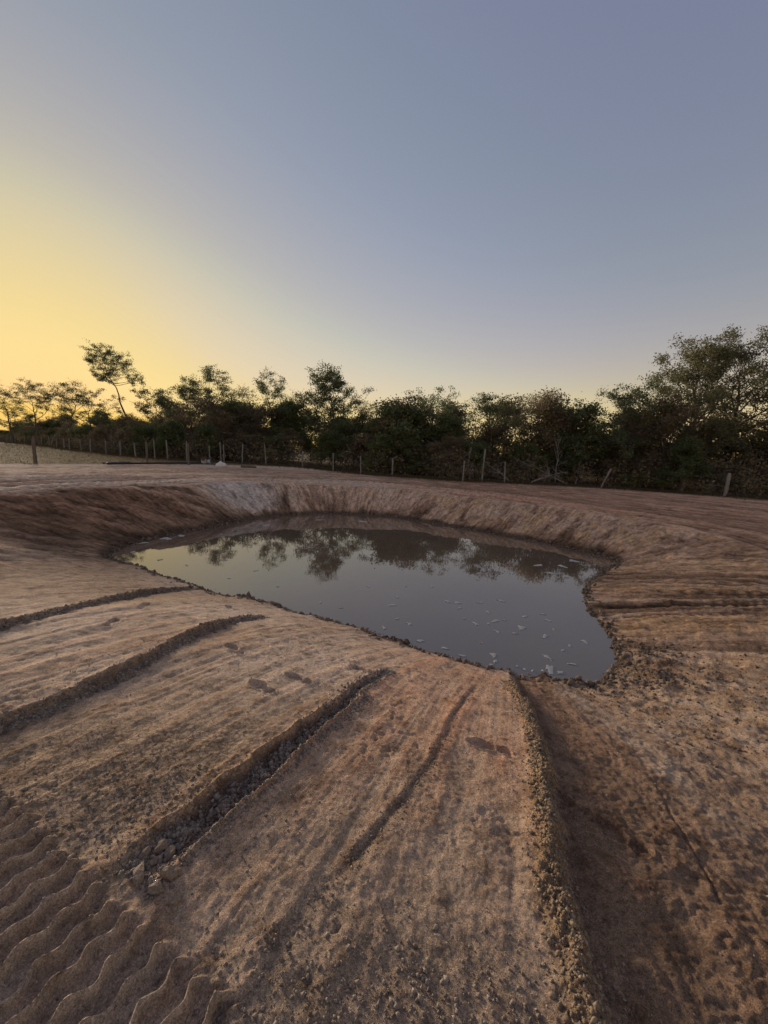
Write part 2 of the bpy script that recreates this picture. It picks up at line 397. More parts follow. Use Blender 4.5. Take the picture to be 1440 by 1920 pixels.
        cc = mixc(cc, DARK, rstrip * (1 - beyond) * sstep(0.0, 0.55, fine * 0.6 + med * 0.5) * 0.2)
        cc = mixc(cc, PALE, np.exp(-((cs + 0.03 + wob * 3) / 0.16) ** 2) * (0.45 + 0.3 * med) * sstep(1.2, 2.4, Y))
        dz += rstrip * (-0.05 * np.exp(-np.abs(bs) / 0.5) + 0.012 * med + 0.018 * np.abs(fbm(X * 16, Y * 24, 207, 4)) + 0.004 * fine) + nw * 0.0025 * fbm(X * 17, Y * 17, 208, 3)
        # furrow: scarp on the pond-left side, rubble bed, low lip
        fm = sstep(0, 0.35, fa) * (1 - sstep(fL - 0.45, fL + 0.02, fa)) * (0.55 + 0.45 * sstep(0.2, 1.4, fa))
        fw = 0.072 * (0.65 + 0.5 * sstep(0.3, 2.2, fa)) * (1 + 0.25 * vnoise(fa * 3, fa * 0, 211))
        fp = fs + wob
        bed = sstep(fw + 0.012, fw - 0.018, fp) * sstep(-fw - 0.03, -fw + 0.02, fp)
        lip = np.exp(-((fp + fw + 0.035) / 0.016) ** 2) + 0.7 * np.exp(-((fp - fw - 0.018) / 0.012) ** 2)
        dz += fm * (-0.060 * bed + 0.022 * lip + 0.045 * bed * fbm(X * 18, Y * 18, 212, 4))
        cc = mixc(cc, (0.155, 0.12, 0.095), fm * bed * 0.8)  # rubble bed darkened to paint in the shade inside the furrow
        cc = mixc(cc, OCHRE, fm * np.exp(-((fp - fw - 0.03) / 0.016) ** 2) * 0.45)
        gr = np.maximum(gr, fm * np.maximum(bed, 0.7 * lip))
        # the two scarps further left
        for (pd, ps, pa, pL, hgt, wid, sd) in ((ad, as_, aa, aL, 0.075, 0.11, 221), (ed, es, ea, eL, 0.075, 0.12, 223)):
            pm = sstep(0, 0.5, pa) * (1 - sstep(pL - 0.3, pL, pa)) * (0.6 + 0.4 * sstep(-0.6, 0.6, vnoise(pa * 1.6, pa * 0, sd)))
            pp = ps + 1.6 * wob
            drop = sstep(0.012, -0.045, pp) * np.exp(np.minimum(pp, 0) / 0.5)
            lipp = np.exp(-((pp - 0.02) / 0.018) ** 2) + 0.7 * np.exp(-((pp - 0.02) / 0.09) ** 2)
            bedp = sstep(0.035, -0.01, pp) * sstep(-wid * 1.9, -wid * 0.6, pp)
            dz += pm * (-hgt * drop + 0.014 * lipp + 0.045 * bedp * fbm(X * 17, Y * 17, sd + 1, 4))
            cc = mixc(cc, (0.15, 0.118, 0.094), pm * bedp * 0.85)  # freshly broken soil, darkened further as painted shade below the scarp face
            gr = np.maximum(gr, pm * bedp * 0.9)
        # thin rut
        rm = sstep(0, 0.3, ra) * (1 - sstep(rL - 0.9, rL, ra)) * (0.6 + 0.4 * sstep(-0.3, 0.3, vnoise(ra * 2.5, ra * 0, 229)))
        rp_ = rs + 0.4 * wob
        dz += rm * (-0.010 * np.exp(-(rp_ / 0.017) ** 2) + 0.006 * np.exp(-((rp_ - 0.04) / 0.02) ** 2) + 0.003 * np.exp(-((rp_ + 0.055) / 0.02) ** 2))
        cc = mixc(cc, (0.15, 0.10, 0.068), rm * np.exp(-(rp_ / 0.022) ** 2) * 0.6)
        gr = np.maximum(gr, rm * np.exp(-(rp_ / 0.04) ** 2) * 0.6)
        # windrow
        bm = sstep(0, 0.7, ba)
        bw = 0.035 + 0.035 * sstep(0.6, 3.0, ba)
        bp = bs + 1.3 * wob
        br = np.exp(-(np.where(bp > 0, bp / (bw * 1.5), bp / (bw * 0.75))) ** 2)
        dz += bm * br * (0.055 + 0.030 * fbm(X * 30, Y * 30, 231, 4) + 0.010 * vnoise(ba * 4, ba * 0, 232))
        cc = mixc(cc, OCHRE, bm * sstep(0.25, 0.7, br) * 0.38)
        cc = mixc(cc, BROWN, bm * sstep(0.25, 0.7, br) * 0.35)
        gr = np.maximum(gr, bm * sstep(0.1, 0.45, br))
        # dry crack
        dz += -0.012 * np.exp(-((ks + 0.4 * wob) / 0.006) ** 2) * sstep(0, 0.1, ka) * (1 - sstep(kL - 0.1, kL, ka))
        # crawler track prints
        e0 = (-1.12, 1.33); tv = (0.894, -0.447); nv = (-0.447, -0.894)
        tu = (X - e0[0]) * nv[0] + (Y - e0[1]) * nv[1] + 0.3 * wob
        tl = (X - e0[0]) * tv[0] + (Y - e0[1]) * tv[1]
        tvv = tl / 0.098 + 0.13 * np.sin(2 * math.pi * tu / 0.118 + 0.4 * np.sin(tl * 7)) + 0.09 * vnoise(X * 11, Y * 11, 241) + 0.18 * vnoise(tl * 1.2, tu * 2, 242)
        ph = tvv - np.floor(tvv)
        tend = 0.02 * vnoise(np.floor(tvv) * 3.7, np.floor(tvv) * 0, 243)
        tm = sstep(0.0, 0.05, tu + tend) * (1 - sstep(0.62, 0.72, tu)) * sstep(-1.6, -1.4, tl) * (1 - sstep(0.72, 0.92, tl))
        keep = 0.7 + 0.3 * sstep(-0.55, -0.15, vnoise(X * 4.2, Y * 4.2, 244)) + 0.15 * vnoise(X * 17, Y * 17, 245)
        rid = np.exp(-(np.abs(ph - 0.5) / 0.155) ** 2.2)
        dz = dz * (1 - 0.85 * tm) + tm * (0.060 * rid * keep - 0.030 + 0.003 * fine)
        cc = mixc(cc, (0.36, 0.295, 0.23), tm * 0.8); calm[nz] = 1 - 0.9 * tm
        gr = np.maximum(gr * (1 - tm), tm * 0.1)
        lowm = sstep(1.45, 1.05, Y + 0.25 * X * 0 + 0.15 * med) * sstep(-0.6, -0.2, X) * (1 - sstep(0.7, 0.95, X))
        gr = np.maximum(gr, lowm * 0.55)
        cc = mixc(cc, (0.24, 0.20, 0.165), lowm * 0.35)
        # boot prints
        for (fx, fy, fa_) in FEET:
            ca_, sa_ = math.cos(fa_), math.sin(fa_)
            lx = (X - fx) * ca_ + (Y - fy) * sa_; ly = -(X - fx) * sa_ + (Y - fy) * ca_
            e1 = ((lx - 0.055) / 0.095) ** 2 + (ly / 0.052) ** 2
            e2 = ((lx + 0.095) / 0.05) ** 2 + (ly / 0.042) ** 2
            m = np.minimum(e1, e2) + 0.3 * fine
            dz += -0.026 * sstep(1.25, 0.75, m) + 0.010 * np.exp(-((m - 1.5) / 0.35) ** 2)
        # ragged little scarp along the near waterline
        dz += nw * (0.03 * np.maximum(fbm(X * 7, Y * 7, 251, 3), 0) * sstep(0.28, 0.05, DD))
        for (lx0, ly0, lr) in ((0.30, 5.72, 0.16), (0.12, 5.80, 0.13), (0.42, 5.62, 0.1), (2.2, 4.76, 0.10), (2.55, 4.68, 0.12), (-2.0, 6.86, 0.12), (-2.6, 7.16, 0.14)):
            lx0 *= SHK; ly0 *= SHK
            ll = np.exp(-((X - lx0) ** 2 + (Y - ly0) ** 2) / (lr * lr))
            dz += ll * (0.06 + 0.05 * fbm(X * 18, Y * 18, 252, 3)); cc = mixc(cc, DARK, ll * 0.8)
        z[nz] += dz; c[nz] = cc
        grain[nz] = np.maximum(grain[nz], gr)
        cl = np.exp(-(((X + 1.45) / 0.62) ** 2 + ((Y - 1.82) / 0.34) ** 2)) * 1.5 + 0.55 * np.exp(-(((X + 1.0) / 0.35) ** 2 + ((Y - 2.15) / 0.25) ** 2))
        cl = np.maximum(cl, rstrip * (1 - beyond) * sstep(3.6, 2.4, Y) * 0.12)
        crackle[nz] = np.clip(cl + 0.25 * med * (cl > 0.1), 0, 1) * (1 - gr) * (1 - tm)
    tone = nearz * calm * ((0.22 * st1 + 0.16 * st2 + 0.14 * st3) * (0.45 + 0.55 * sstep(-0.3, 0.4, m1)) + 0.22 * m1) + rp * (0.45 * b2 + 0.45 * b3 + 0.25 * b1 - 0.9 * cut) + pl * (0.38 * r2 + 0.30 * r1 + 0.30 * m2) + (lb + fb) * (0.45 * g2 + 0.45 * g3 + 0.35 * bl)
    c = c * np.exp(np.clip(tone + 0.18 * m2 - 0.04, -1.2, 0.6))[:, None]
    # wet margin
    wetw = 0.10 + 0.06 * vnoise(S * 2.3, D * 0, 301) + 0.45 * left + 0.32 * far + 0.15 * (left + far) * vnoise(S * 1.1, D * 0, 302) + 0.25 * right * sstep(0.0, 0.6, vnoise(S * 1.3, D * 0, 303))
    c = mixc(c, WET, sstep(1.0, 0.25, D / np.maximum(wetw, 0.03)) * 0.9)
    # grass field, verge and the floor of the wood
    m = np.nonzero(rr > 12)[0]
    if len(m):
        X, Y = x[m], y[m]
        _, gs, _, _ = poly_field(X, Y, GRASS_EDGE); fdist, fsd, _, _ = poly_field(X, Y, FENCE_LINE)
        nn = fbm(X * 0.8, Y * 0.8, 311, 4)
        g = sstep(0.0, -0.5, gs + 0.5 * nn) * 1.0
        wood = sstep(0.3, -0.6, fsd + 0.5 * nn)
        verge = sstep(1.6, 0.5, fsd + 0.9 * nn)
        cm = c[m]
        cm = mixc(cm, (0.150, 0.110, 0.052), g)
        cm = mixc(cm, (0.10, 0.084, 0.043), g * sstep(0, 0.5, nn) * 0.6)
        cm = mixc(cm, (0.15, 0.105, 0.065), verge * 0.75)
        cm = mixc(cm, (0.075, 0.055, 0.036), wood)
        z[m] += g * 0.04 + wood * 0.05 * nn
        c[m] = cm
        grain[m] = np.maximum(grain[m], np.maximum(g, verge) * 0.5)
    c = c * np.array([1.70, 1.48, 1.27], f32)[None]
    c = c / np.maximum(1, c.max(1, keepdims=True) / 0.66)
    streaky = np.clip(nearz * calm, 0, 1) * (1 - grain)
    return z, np.clip(c, 0.01, 0.75), grain, crackle, streaky, sstep(4.5, 9.0, rr), np.clip(rp * (1 - 0.8 * coarse_zone) + lb + fb, 0, 1), np.clip(pl * (1 - sstep(10, 17, D)), 0, 1)

# ------------------------------------------------------------------ materials
def new_mat(name):
    m = bpy.data.materials.new(name); m.use_nodes = True
    nt = m.node_tree; nt.nodes.clear()
    out = nt.nodes.new('ShaderNodeOutputMaterial'); b = nt.nodes.new('ShaderNodeBsdfPrincipled')
    nt.links.new(b.outputs[0], out.inputs['Surface'])
    return m, nt, b, out

def N(nt, kind, **kw):
    n = nt.nodes.new(kind)
    for k, v in kw.items():
        if k in n.inputs: n.inputs[k].default_value = v
        else: setattr(n, k, v)
    return n

def ramp(nt, src, stops):
    r = nt.nodes.new('ShaderNodeValToRGB'); e = r.color_ramp.elements
    while len(e) < len(stops): e.new(0.5)
    for q, (p, col) in zip(e, stops):
        q.position = p; q.color = (*col, 1)
    nt.links.new(src, r.inputs[0]); return r

def mat_simple(name, c1, c2, rough=0.85, scale=6.0, bump=0.0, spec=0.3, detail=5.0, stretch=(1, 1, 1)):
    m, nt, b, _ = new_mat(name)
    tc = N(nt, 'ShaderNodeTexCoord'); mp = N(nt, 'ShaderNodeMapping'); mp.inputs['Scale'].default_value = stretch
    nt.links.new(tc.outputs['Object'], mp.inputs[0])
    nz = N(nt, 'ShaderNodeTexNoise', Scale=scale, Detail=detail, Roughness=0.65)
    nt.links.new(mp.outputs[0], nz.inputs['Vector'])
    r = ramp(nt, nz.outputs[0], [(0.3, c1), (0.7, c2)])
    nt.links.new(r.outputs[0], b.inputs['Base Color'])
    b.inputs['Roughness'].default_value = rough; b.inputs['Specular IOR Level'].default_value = spec
    if bump:
        bp = N(nt, 'ShaderNodeBump', Strength=bump, Distance=0.01); nt.links.new(nz.outputs[0], bp.inputs['Height']); nt.links.new(bp.outputs[0], b.inputs['Normal'])
    return m

def mat_leaf(name, ca, cb, cc, trans=0.3, gain=1.0):
    ca, cb, cc = [tuple(q * gain for q in k) for k in (ca, cb, cc)]
    m, nt, b, out = new_mat(name)
    g = N(nt, 'ShaderNodeNewGeometry'); oi = N(nt, 'ShaderNodeObjectInfo')
    r = ramp(nt, g.outputs['Random Per Island'], [(0.0, ca), (0.55, cb), (1.0, cc)])
    hs = N(nt, 'ShaderNodeHueSaturation')
    mr = N(nt, 'ShaderNodeMapRange'); mr.inputs['To Min'].default_value = 0.75; mr.inputs['To Max'].default_value = 1.25
    nt.links.new(oi.outputs['Random'], mr.inputs['Value']); nt.links.new(mr.outputs[0], hs.inputs['Value'])
    nt.links.new(r.outputs[0], hs.inputs['Color'])
    nt.links.new(hs.outputs[0], b.inputs['Base Color'])
    b.inputs['Roughness'].default_value = 0.7; b.inputs['Specular IOR Level'].default_value = 0.0 if trans < 0.3 else 0.2
    t = N(nt, 'ShaderNodeBsdfTranslucent'); nt.links.new(hs.outputs[0], t.inputs['Color'])
    mx = N(nt, 'ShaderNodeMixShader'); mx.inputs[0].default_value = trans
    nt.links.new(b.outputs[0], mx.inputs[1]); nt.links.new(t.outputs[0], mx.inputs[2]); nt.links.new(mx.outputs[0], out.inputs['Surface'])
    return m

def mat_ground():
    m, nt, b, _ = new_mat('bare_earth')
    L = nt.links
    al = N(nt, 'ShaderNodeAttribute', attribute_name='albedo'); gr = N(nt, 'ShaderNodeAttribute', attribute_name='grain'); ck = N(nt, 'ShaderNodeAttribute', attribute_name='crackle')
    geo = N(nt, 'ShaderNodeNewGeometry')
    n1 = N(nt, 'ShaderNodeTexNoise', Scale=38.0, Detail=7.0, Roughness=0.78); n2 = N(nt, 'ShaderNodeTexNoise', Scale=130.0, Detail=4.0, Roughness=0.7)
    n3 = N(nt, 'ShaderNodeTexNoise', Scale=7.0, Detail=6.0, Roughness=0.65)
    for q in (n1, n2, n3): L.new(geo.outputs['Position'], q.inputs['Vector'])
    # warped position for clods and cracks
    wv = N(nt, 'ShaderNodeVectorMath', operation='MULTIPLY_ADD')
    L.new(n1.outputs['Color'], wv.inputs[0]); wv.inputs[1].default_value = (0.09, 0.09, 0.0); L.new(geo.outputs['Position'], wv.inputs[2])
    vc = N(nt, 'ShaderNodeTexVoronoi', Scale=24.0); vc.feature = 'DISTANCE_TO_EDGE'; L.new(wv.outputs[0], vc.inputs['Vector'])
    vg = N(nt, 'ShaderNodeTexVoronoi', Scale=75.0); vg.feature = 'F1'; L.new(wv.outputs[0], vg.inputs['Vector'])
    sk = N(nt, 'ShaderNodeAttribute', attribute_name='streaky'); co = N(nt, 'ShaderNodeAttribute', attribute_name='coarse'); fl = N(nt, 'ShaderNodeAttribute', attribute_name='flow')
    mp = N(nt, 'ShaderNodeMapping'); mp.inputs['Scale'].default_value = (48.0, 3.4, 1.0); L.new(fl.outputs['Vector'], mp.inputs[0])
    ns = N(nt, 'ShaderNodeTexNoise', Scale=1.0, Detail=5.0, Roughness=0.7); L.new(mp.outputs[0], ns.inputs['Vector'])
    bk = N(nt, 'ShaderNodeAttribute', attribute_name='bankcut'); tr = N(nt, 'ShaderNodeAttribute', attribute_name='trail')
    def flow_noise(sc, rough=0.75):
        # long streaks that follow the machine passes, bent a little by a broad noise
        m_ = N(nt, 'ShaderNodeMapping'); m_.inputs['Scale'].default_value = sc
        w_ = N(nt, 'ShaderNodeVectorMath', operation='MULTIPLY_ADD'); L.new(n3.outputs['Color'], w_.inputs[0]); w_.inputs[1].default_value = (0.10, 0.10, 0); L.new(fl.outputs['Vector'], w_.inputs[2])
        L.new(w_.outputs[0], m_.inputs[0])
        q_ = N(nt, 'ShaderNodeTexNoise', Scale=1.0, Detail=6.0, Roughness=rough); L.new(m_.outputs[0], q_.inputs['Vector']); return q_
    nb = flow_noise((9.0, 1.0, 1.0)); ntk = flow_noise((0.7, 7.0, 1.0))
    nsp = N(nt, 'ShaderNodeTexNoise', Scale=320.0, Detail=2.0, Roughness=0.6); L.new(geo.outputs['Position'], nsp.inputs['Vector'])
    # colour: attribute x fine variation
    v1 = ramp(nt, n1.outputs[0], [(0.30, (0.46, 0.43, 0.41)), (0.46, (1, 1, 1)), (0.70, (1.28, 1.27, 1.25))])
    v2 = ramp(nt, n2.outputs[0], [(0.30, (0.58, 0.57, 0.56)), (0.5, (1, 1, 1)), (0.7, (1.42, 1.42, 1.42))])
    v3 = ramp(nt, n3.outputs[0], [(0.30, (0.55, 0.50, 0.46)), (0.48, (1.0, 1.0, 1.0)), (0.70, (1.25, 1.26, 1.27))])
    prev = al.outputs['Color']
    for v in (v1, v2, v3):
        mx = N(nt, 'ShaderNodeMixRGB', blend_type='MULTIPLY'); mx.inputs[0].default_value = 1.0
        L.new(prev, mx.inputs[1]); L.new(v.outputs[0], mx.inputs[2]); prev = mx.outputs[0]
    vs = ramp(nt, ns.outputs[0], [(0.32, (0.82, 0.80, 0.78)), (0.5, (1, 1, 1)), (0.70, (1.17, 1.17, 1.16))])
    n4 = N(nt, 'ShaderNodeTexNoise', Scale=2.3, Detail=4.0); L.new(geo.outputs['Position'], n4.inputs['Vector'])
    pm_ = N(nt, 'ShaderNodeMapRange'); pm_.inputs['From Min'].default_value = 0.38; pm_.inputs['From Max'].default_value = 0.62; L.new(n4.outputs[0], pm_.inputs['Value'])
    pk = N(nt, 'ShaderNodeMath', operation='MULTIPLY'); L.new(pm_.outputs[0], pk.inputs[0]); L.new(sk.outputs['Fac'], pk.inputs[1])
    mx = N(nt, 'ShaderNodeMixRGB', blend_type='MULTIPLY'); L.new(pk.outputs[0], mx.inputs[0]); L.new(prev, mx.inputs[1]); L.new(vs.outputs[0], mx.inputs[2]); prev = mx.outputs[0]
    for nn_, mask_, lo_, hi_ in ((nb, bk, (0.42, 0.38, 0.34), (1.5, 1.46, 1.42)), (ntk, tr, (0.55, 0.50, 0.46), (1.35, 1.33, 1.3))):
        vs = ramp(nt, nn_.outputs[0], [(0.36, lo_), (0.5, (1, 1, 1)), (0.66, hi_)])
        mx = N(nt, 'ShaderNodeMixRGB', blend_type='MULTIPLY'); L.new(mask_.outputs['Fac'], mx.inputs[0]); L.new(prev, mx.inputs[1]); L.new(vs.outputs[0], mx.inputs[2]); prev = mx.outputs[0]
    vp = ramp(nt, nsp.outputs[0], [(0.34, (0.70, 0.70, 0.70)), (0.5, (1, 1, 1)), (0.66, (1.32, 1.32, 1.32))])
    mx = N(nt, 'ShaderNodeMixRGB', blend_type='MULTIPLY'); mx.inputs[0].default_value = 1; L.new(prev, mx.inputs[1]); L.new(vp.outputs[0], mx.inputs[2]); prev = mx.outputs[0]
    L.new(prev, b.inputs['Base Color'])
    b.inputs['Roughness'].default_value = 1.0; b.inputs['Specular IOR Level'].default_value = 0.04
    def math_(op, a, bb):
        q = N(nt, 'ShaderNodeMath', operation=op)
        for i, s in enumerate((a, bb)):
            if isinstance(s, (int, float)): q.inputs[i].default_value = s
            else: L.new(s, q.inputs[i])
        return q.outputs[0]
    cr = N(nt, 'ShaderNodeMapRange'); cr.inputs['From Max'].default_value = 0.07; L.new(vc.outputs['Distance'], cr.inputs['Value'])
    h_cr = math_('MULTIPLY', math_('MULTIPLY', cr.outputs[0], ck.outputs['Fac']), 0.010)
    h_gr = math_('MULTIPLY', math_('MULTIPLY', math_('SUBTRACT', 1.0, vg.outputs['Distance']), gr.outputs['Fac']), 0.010)
    h_1 = math_('MULTIPLY', n1.outputs[0], 0.016); h_2 = math_('MULTIPLY', n2.outputs[0], 0.0055)
    h = math_('ADD', math_('ADD', h_cr, h_gr), math_('ADD', h_1, h_2))
    h = math_('ADD', h, math_('MULTIPLY', math_('MULTIPLY', ns.outputs[0], sk.outputs['Fac']), 0.007))
    h = math_('ADD', h, math_('MULTIPLY', math_('MULTIPLY', n3.outputs[0], co.outputs['Fac']), 0.10))
    h = math_('ADD', h, math_('MULTIPLY', math_('MULTIPLY', nb.outputs[0], bk.outputs['Fac']), 0.08))
    h = math_('ADD', h, math_('MULTIPLY', math_('MULTIPLY', ntk.outputs[0], tr.outputs['Fac']), 0.06))
    bp = N(nt, 'ShaderNodeBump', Strength=1.0, Distance=1.25); L.new(h, bp.inputs['Height']); L.new(bp.outputs[0], b.inputs['Normal'])
    return m

def mat_water():
    m, nt, b, _ = new_mat('murky_water')
    L = nt.links
    geo = N(nt, 'ShaderNodeNewGeometry')
    n1 = N(nt, 'ShaderNodeTexNoise', Scale=2.2, Detail=3.0); n2 = N(nt, 'ShaderNodeTexNoise', Scale=11.0, Detail=2.0); n3 = N(nt, 'ShaderNodeTexNoise', Scale=0.5, Detail=4.0)
    for q in (n1, n2, n3): L.new(geo.outputs['Position'], q.inputs['Vector'])
    r = ramp(nt, n3.outputs[0], [(0.35, (0.135, 0.090, 0.060)), (0.65, (0.165, 0.112, 0.076))])
    L.new(r.outputs[0], b.inputs['Base Color'])
    b.inputs['Roughness'].default_value = 0.025; b.inputs['IOR'].default_value = 2.0; b.inputs['Specular IOR Level'].default_value = 0.5
    ad = N(nt, 'ShaderNodeMath', operation='MULTIPLY_ADD'); L.new(n2.outputs[0], ad.inputs[0]); ad.inputs[1].default_value = 0.12; L.new(n1.outputs[0], ad.inputs[2])
    bp = N(nt, 'ShaderNodeBump', Strength=0.12, Distance=0.006); L.new(ad.outputs[0], bp.inputs['Height']); L.new(bp.outputs[0], b.inputs['Normal'])
    return m

M = {}
M['earth'] = mat_ground()
M['water'] = mat_water()

# ------------------------------------------------------------------ mesh helpers
def mesh_from(name, verts, faces, mat, smooth=False):
    me = bpy.data.meshes.new(name)
    verts = np.asarray(verts, f32)
    if isinstance(faces, np.ndarray):
        k = faces.shape[1]
        me.vertices.add(len(verts)); me.vertices.foreach_set('co', verts.ravel())
        me.loops.add(faces.size); me.loops.foreach_set('vertex_index', faces.astype(np.int32).ravel())
        me.polygons.add(len(faces)); me.polygons.foreach_set('loop_start', np.arange(0, faces.size, k, dtype=np.int32))
        me.update(calc_edges=True)
    else:
        me.from_pydata([tuple(v) for v in verts], [], faces); me.update()
    if smooth:
        me.polygons.foreach_set('use_smooth', np.ones(len(me.polygons), bool))
    me.materials.append(mat)
    return me

def link(name, me, parent=None, loc=None):
    o = bpy.data.objects.new(name, me); COL.objects.link(o)
    if parent is not None: o.parent = parent
    if loc is not None: o.location = loc
    return o

def tag(o, label=None, cat=None, group=None, kind=None):
    if label: o['label'] = label
    if cat: o['category'] = cat
    if group: o['group'] = group
    if kind: o['kind'] = kind
    return o

def thing(name, label, cat, loc, rz=0.0, group=None):
    o = bpy.data.objects.new(name, None); COL.objects.link(o)
    o.empty_display_size = 0.2
    o.location = loc; o.rotation_euler = (0, 0, rz)
    return tag(o, label, cat, group)

def copy_tree(o, parent=None):
    c = o.copy(); COL.objects.link(c); c.parent = parent
    for ch in o.children: copy_tree(ch, c)
    return c

# ------------------------------------------------------------------ ground
def build_ground():
    A = math.radians(57)
    th = np.concatenate([np.linspace(-math.pi, -A, 46)[:-1], np.linspace(-A, A, 675), np.linspace(A, math.pi, 46)[1:-1]])
    r = np.concatenate([[0.02, 0.2, 0.4, 0.55, 0.65], np.linspace(0.72, 1.2, 120)[:-1], np.linspace(1.2, 2.5, 195)[:-1], np.geomspace(2.5, 6, 190)[:-1],
                        np.linspace(6, 10, 70)[:-1], np.linspace(10, 21, 200)[:-1], np.geomspace(21, 60, 60)[:-1], np.geomspace(60, 4000, 28)])
    nt_, nr = len(th), len(r)
    # machine-friendly shore fields on every second row and column, then spread over the rest
    ti = np.unique(np.concatenate([np.arange(0, nt_, 2), [nt_ - 1]])); ri = np.unique(np.concatenate([np.arange(0, nr, 2), [nr - 1]]))
    TH, RR = np.meshgrid(th[ti], r[ri], indexing='ij')
    fx = (RR * np.sin(TH)).ravel().astype(f32); fy = (RR * np.cos(TH)).ravel().astype(f32)
    idx = np.nonzero(np.hypot(fx, fy) < 45)[0]
    D = np.full(len(fx), 60, f32); S = np.zeros(len(fx), f32); Wd = np.full(len(fx), 2, f32); Pe = np.full(len(fx), 1.2, f32); K = np.tile(np.array([0, 0, 1, 0], f32), (len(fx), 1))
    a, b, c_, d_, e_ = shore_fields(fx[idx], fy[idx])
    D[idx], S[idx], Wd[idx], Pe[idx], K[idx] = a, b, c_, d_, e_
    def spread(v):
        v = v.reshape(len(ti), len(ri))
        # along r
        j = np.searchsorted(ri, np.arange(nr), 'right') - 1; j = np.clip(j, 0, len(ri) - 2)
        wr = (r - r[ri[j]]) / (r[ri[j + 1]] - r[ri[j]])
        v = v[:, j] * (1 - wr) + v[:, j + 1] * wr
        i = np.searchsorted(ti, np.arange(nt_), 'right') - 1; i = np.clip(i, 0, len(ti) - 2)
        wt = ((th - th[ti[i]]) / (th[ti[i + 1]] - th[ti[i]]))[:, None]
        return (v[i] * (1 - wt) + v[i + 1] * wt).ravel().astype(f32)
    ang = S / SH_L * 2 * math.pi
    Sf = (np.arctan2(spread(np.sin(ang)), spread(np.cos(ang))) % (2 * math.pi)) / (2 * math.pi) * SH_L
    fields = (spread(D), Sf.astype(f32), spread(Wd), spread(Pe), np.stack([spread(K[:, k]) for k in range(4)], 1))
    TH, RR = np.meshgrid(th, r, indexing='ij')
    x = (RR * np.sin(TH)).ravel().astype(f32); y = (RR * np.cos(TH)).ravel().astype(f32)
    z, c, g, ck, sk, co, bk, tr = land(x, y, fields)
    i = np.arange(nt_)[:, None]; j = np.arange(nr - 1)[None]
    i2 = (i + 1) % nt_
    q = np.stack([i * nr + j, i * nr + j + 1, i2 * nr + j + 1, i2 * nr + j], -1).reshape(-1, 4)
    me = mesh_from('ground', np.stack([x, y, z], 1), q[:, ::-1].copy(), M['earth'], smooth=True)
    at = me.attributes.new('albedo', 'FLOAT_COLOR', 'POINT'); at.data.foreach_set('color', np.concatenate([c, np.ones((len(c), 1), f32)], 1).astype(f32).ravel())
    at = me.attributes.new('grain', 'FLOAT', 'POINT'); at.data.foreach_set('value', g.astype(f32))
    at = me.attributes.new('crackle', 'FLOAT', 'POINT'); at.data.foreach_set('value', ck.astype(f32))
    for nm_, va in (('streaky', sk), ('coarse', co), ('bankcut', bk), ('trail', tr)):
        at = me.attributes.new(nm_, 'FLOAT', 'POINT'); at.data.foreach_set('value', va.astype(f32))
    at = me.attributes.new('flow', 'FLOAT_VECTOR', 'POINT'); at.data.foreach_set('vector', np.stack([fields[1], fields[0], 0 * fields[0]], 1).astype(f32).ravel())
    me.update()
    o = link('ground', me); tag(o, kind='structure')
    return o
build_ground()

def land_z(x, y):
    return land(np.atleast_1d(np.asarray(x, f32)), np.atleast_1d(np.asarray(y, f32)))[0]

# ------------------------------------------------------------------ water
def build_water():
    q = SH_Q.astype(float)
    tang = np.roll(q, -1, 0) - np.roll(q, 1, 0)
    nor = np.stack([tang[:, 1], -tang[:, 0]], 1); nor /= np.linalg.norm(nor, axis=1)[:, None]
    cen = q.mean(0)
    s = np.sign(((q - cen) * nor).sum(1).mean())
    o = q + nor * s * 0.10
    verts = [(cen[0], cen[1], WATER)] + [(a, b, WATER) for a, b in o[::2]]
    n = len(verts) - 1
    faces = [(0, 1 + k, 1 + (k + 1) % n) for k in range(n)]
    me = mesh_from('pond_water', verts, faces, M['water'])
    if me.polygons[0].normal.z < 0:
        me.flip_normals()
    tag(link('pond_water', me), kind='structure')
build_water()

# ------------------------------------------------------------------ clods and pebbles
rng = np.random.default_rng(7)
def ico():
    p = (1 + 5 ** 0.5) / 2
    v = np.array([(-1, p, 0), (1, p, 0), (-1, -p, 0), (1, -p, 0), (0, -1, p), (0, 1, p), (0, -1, -p), (0, 1, -p), (p, 0, -1), (p, 0, 1), (-p, 0, -1), (-p, 0, 1)], float)
    v /= np.linalg.norm(v[0])
    f = np.array([(0, 11, 5), (0, 5, 1), (0, 1, 7), (0, 7, 10), (0, 10, 11), (1, 5, 9), (5, 11, 4), (11, 10, 2), (10, 7, 6), (7, 1, 8),
                  (3, 9, 4), (3, 4, 2), (3, 2, 6), (3, 6, 8), (3, 8, 9), (4, 9, 5), (2, 4, 11), (6, 2, 10), (8, 6, 7), (9, 8, 1)])
    return v, f
ICO_V, ICO_F = ico()

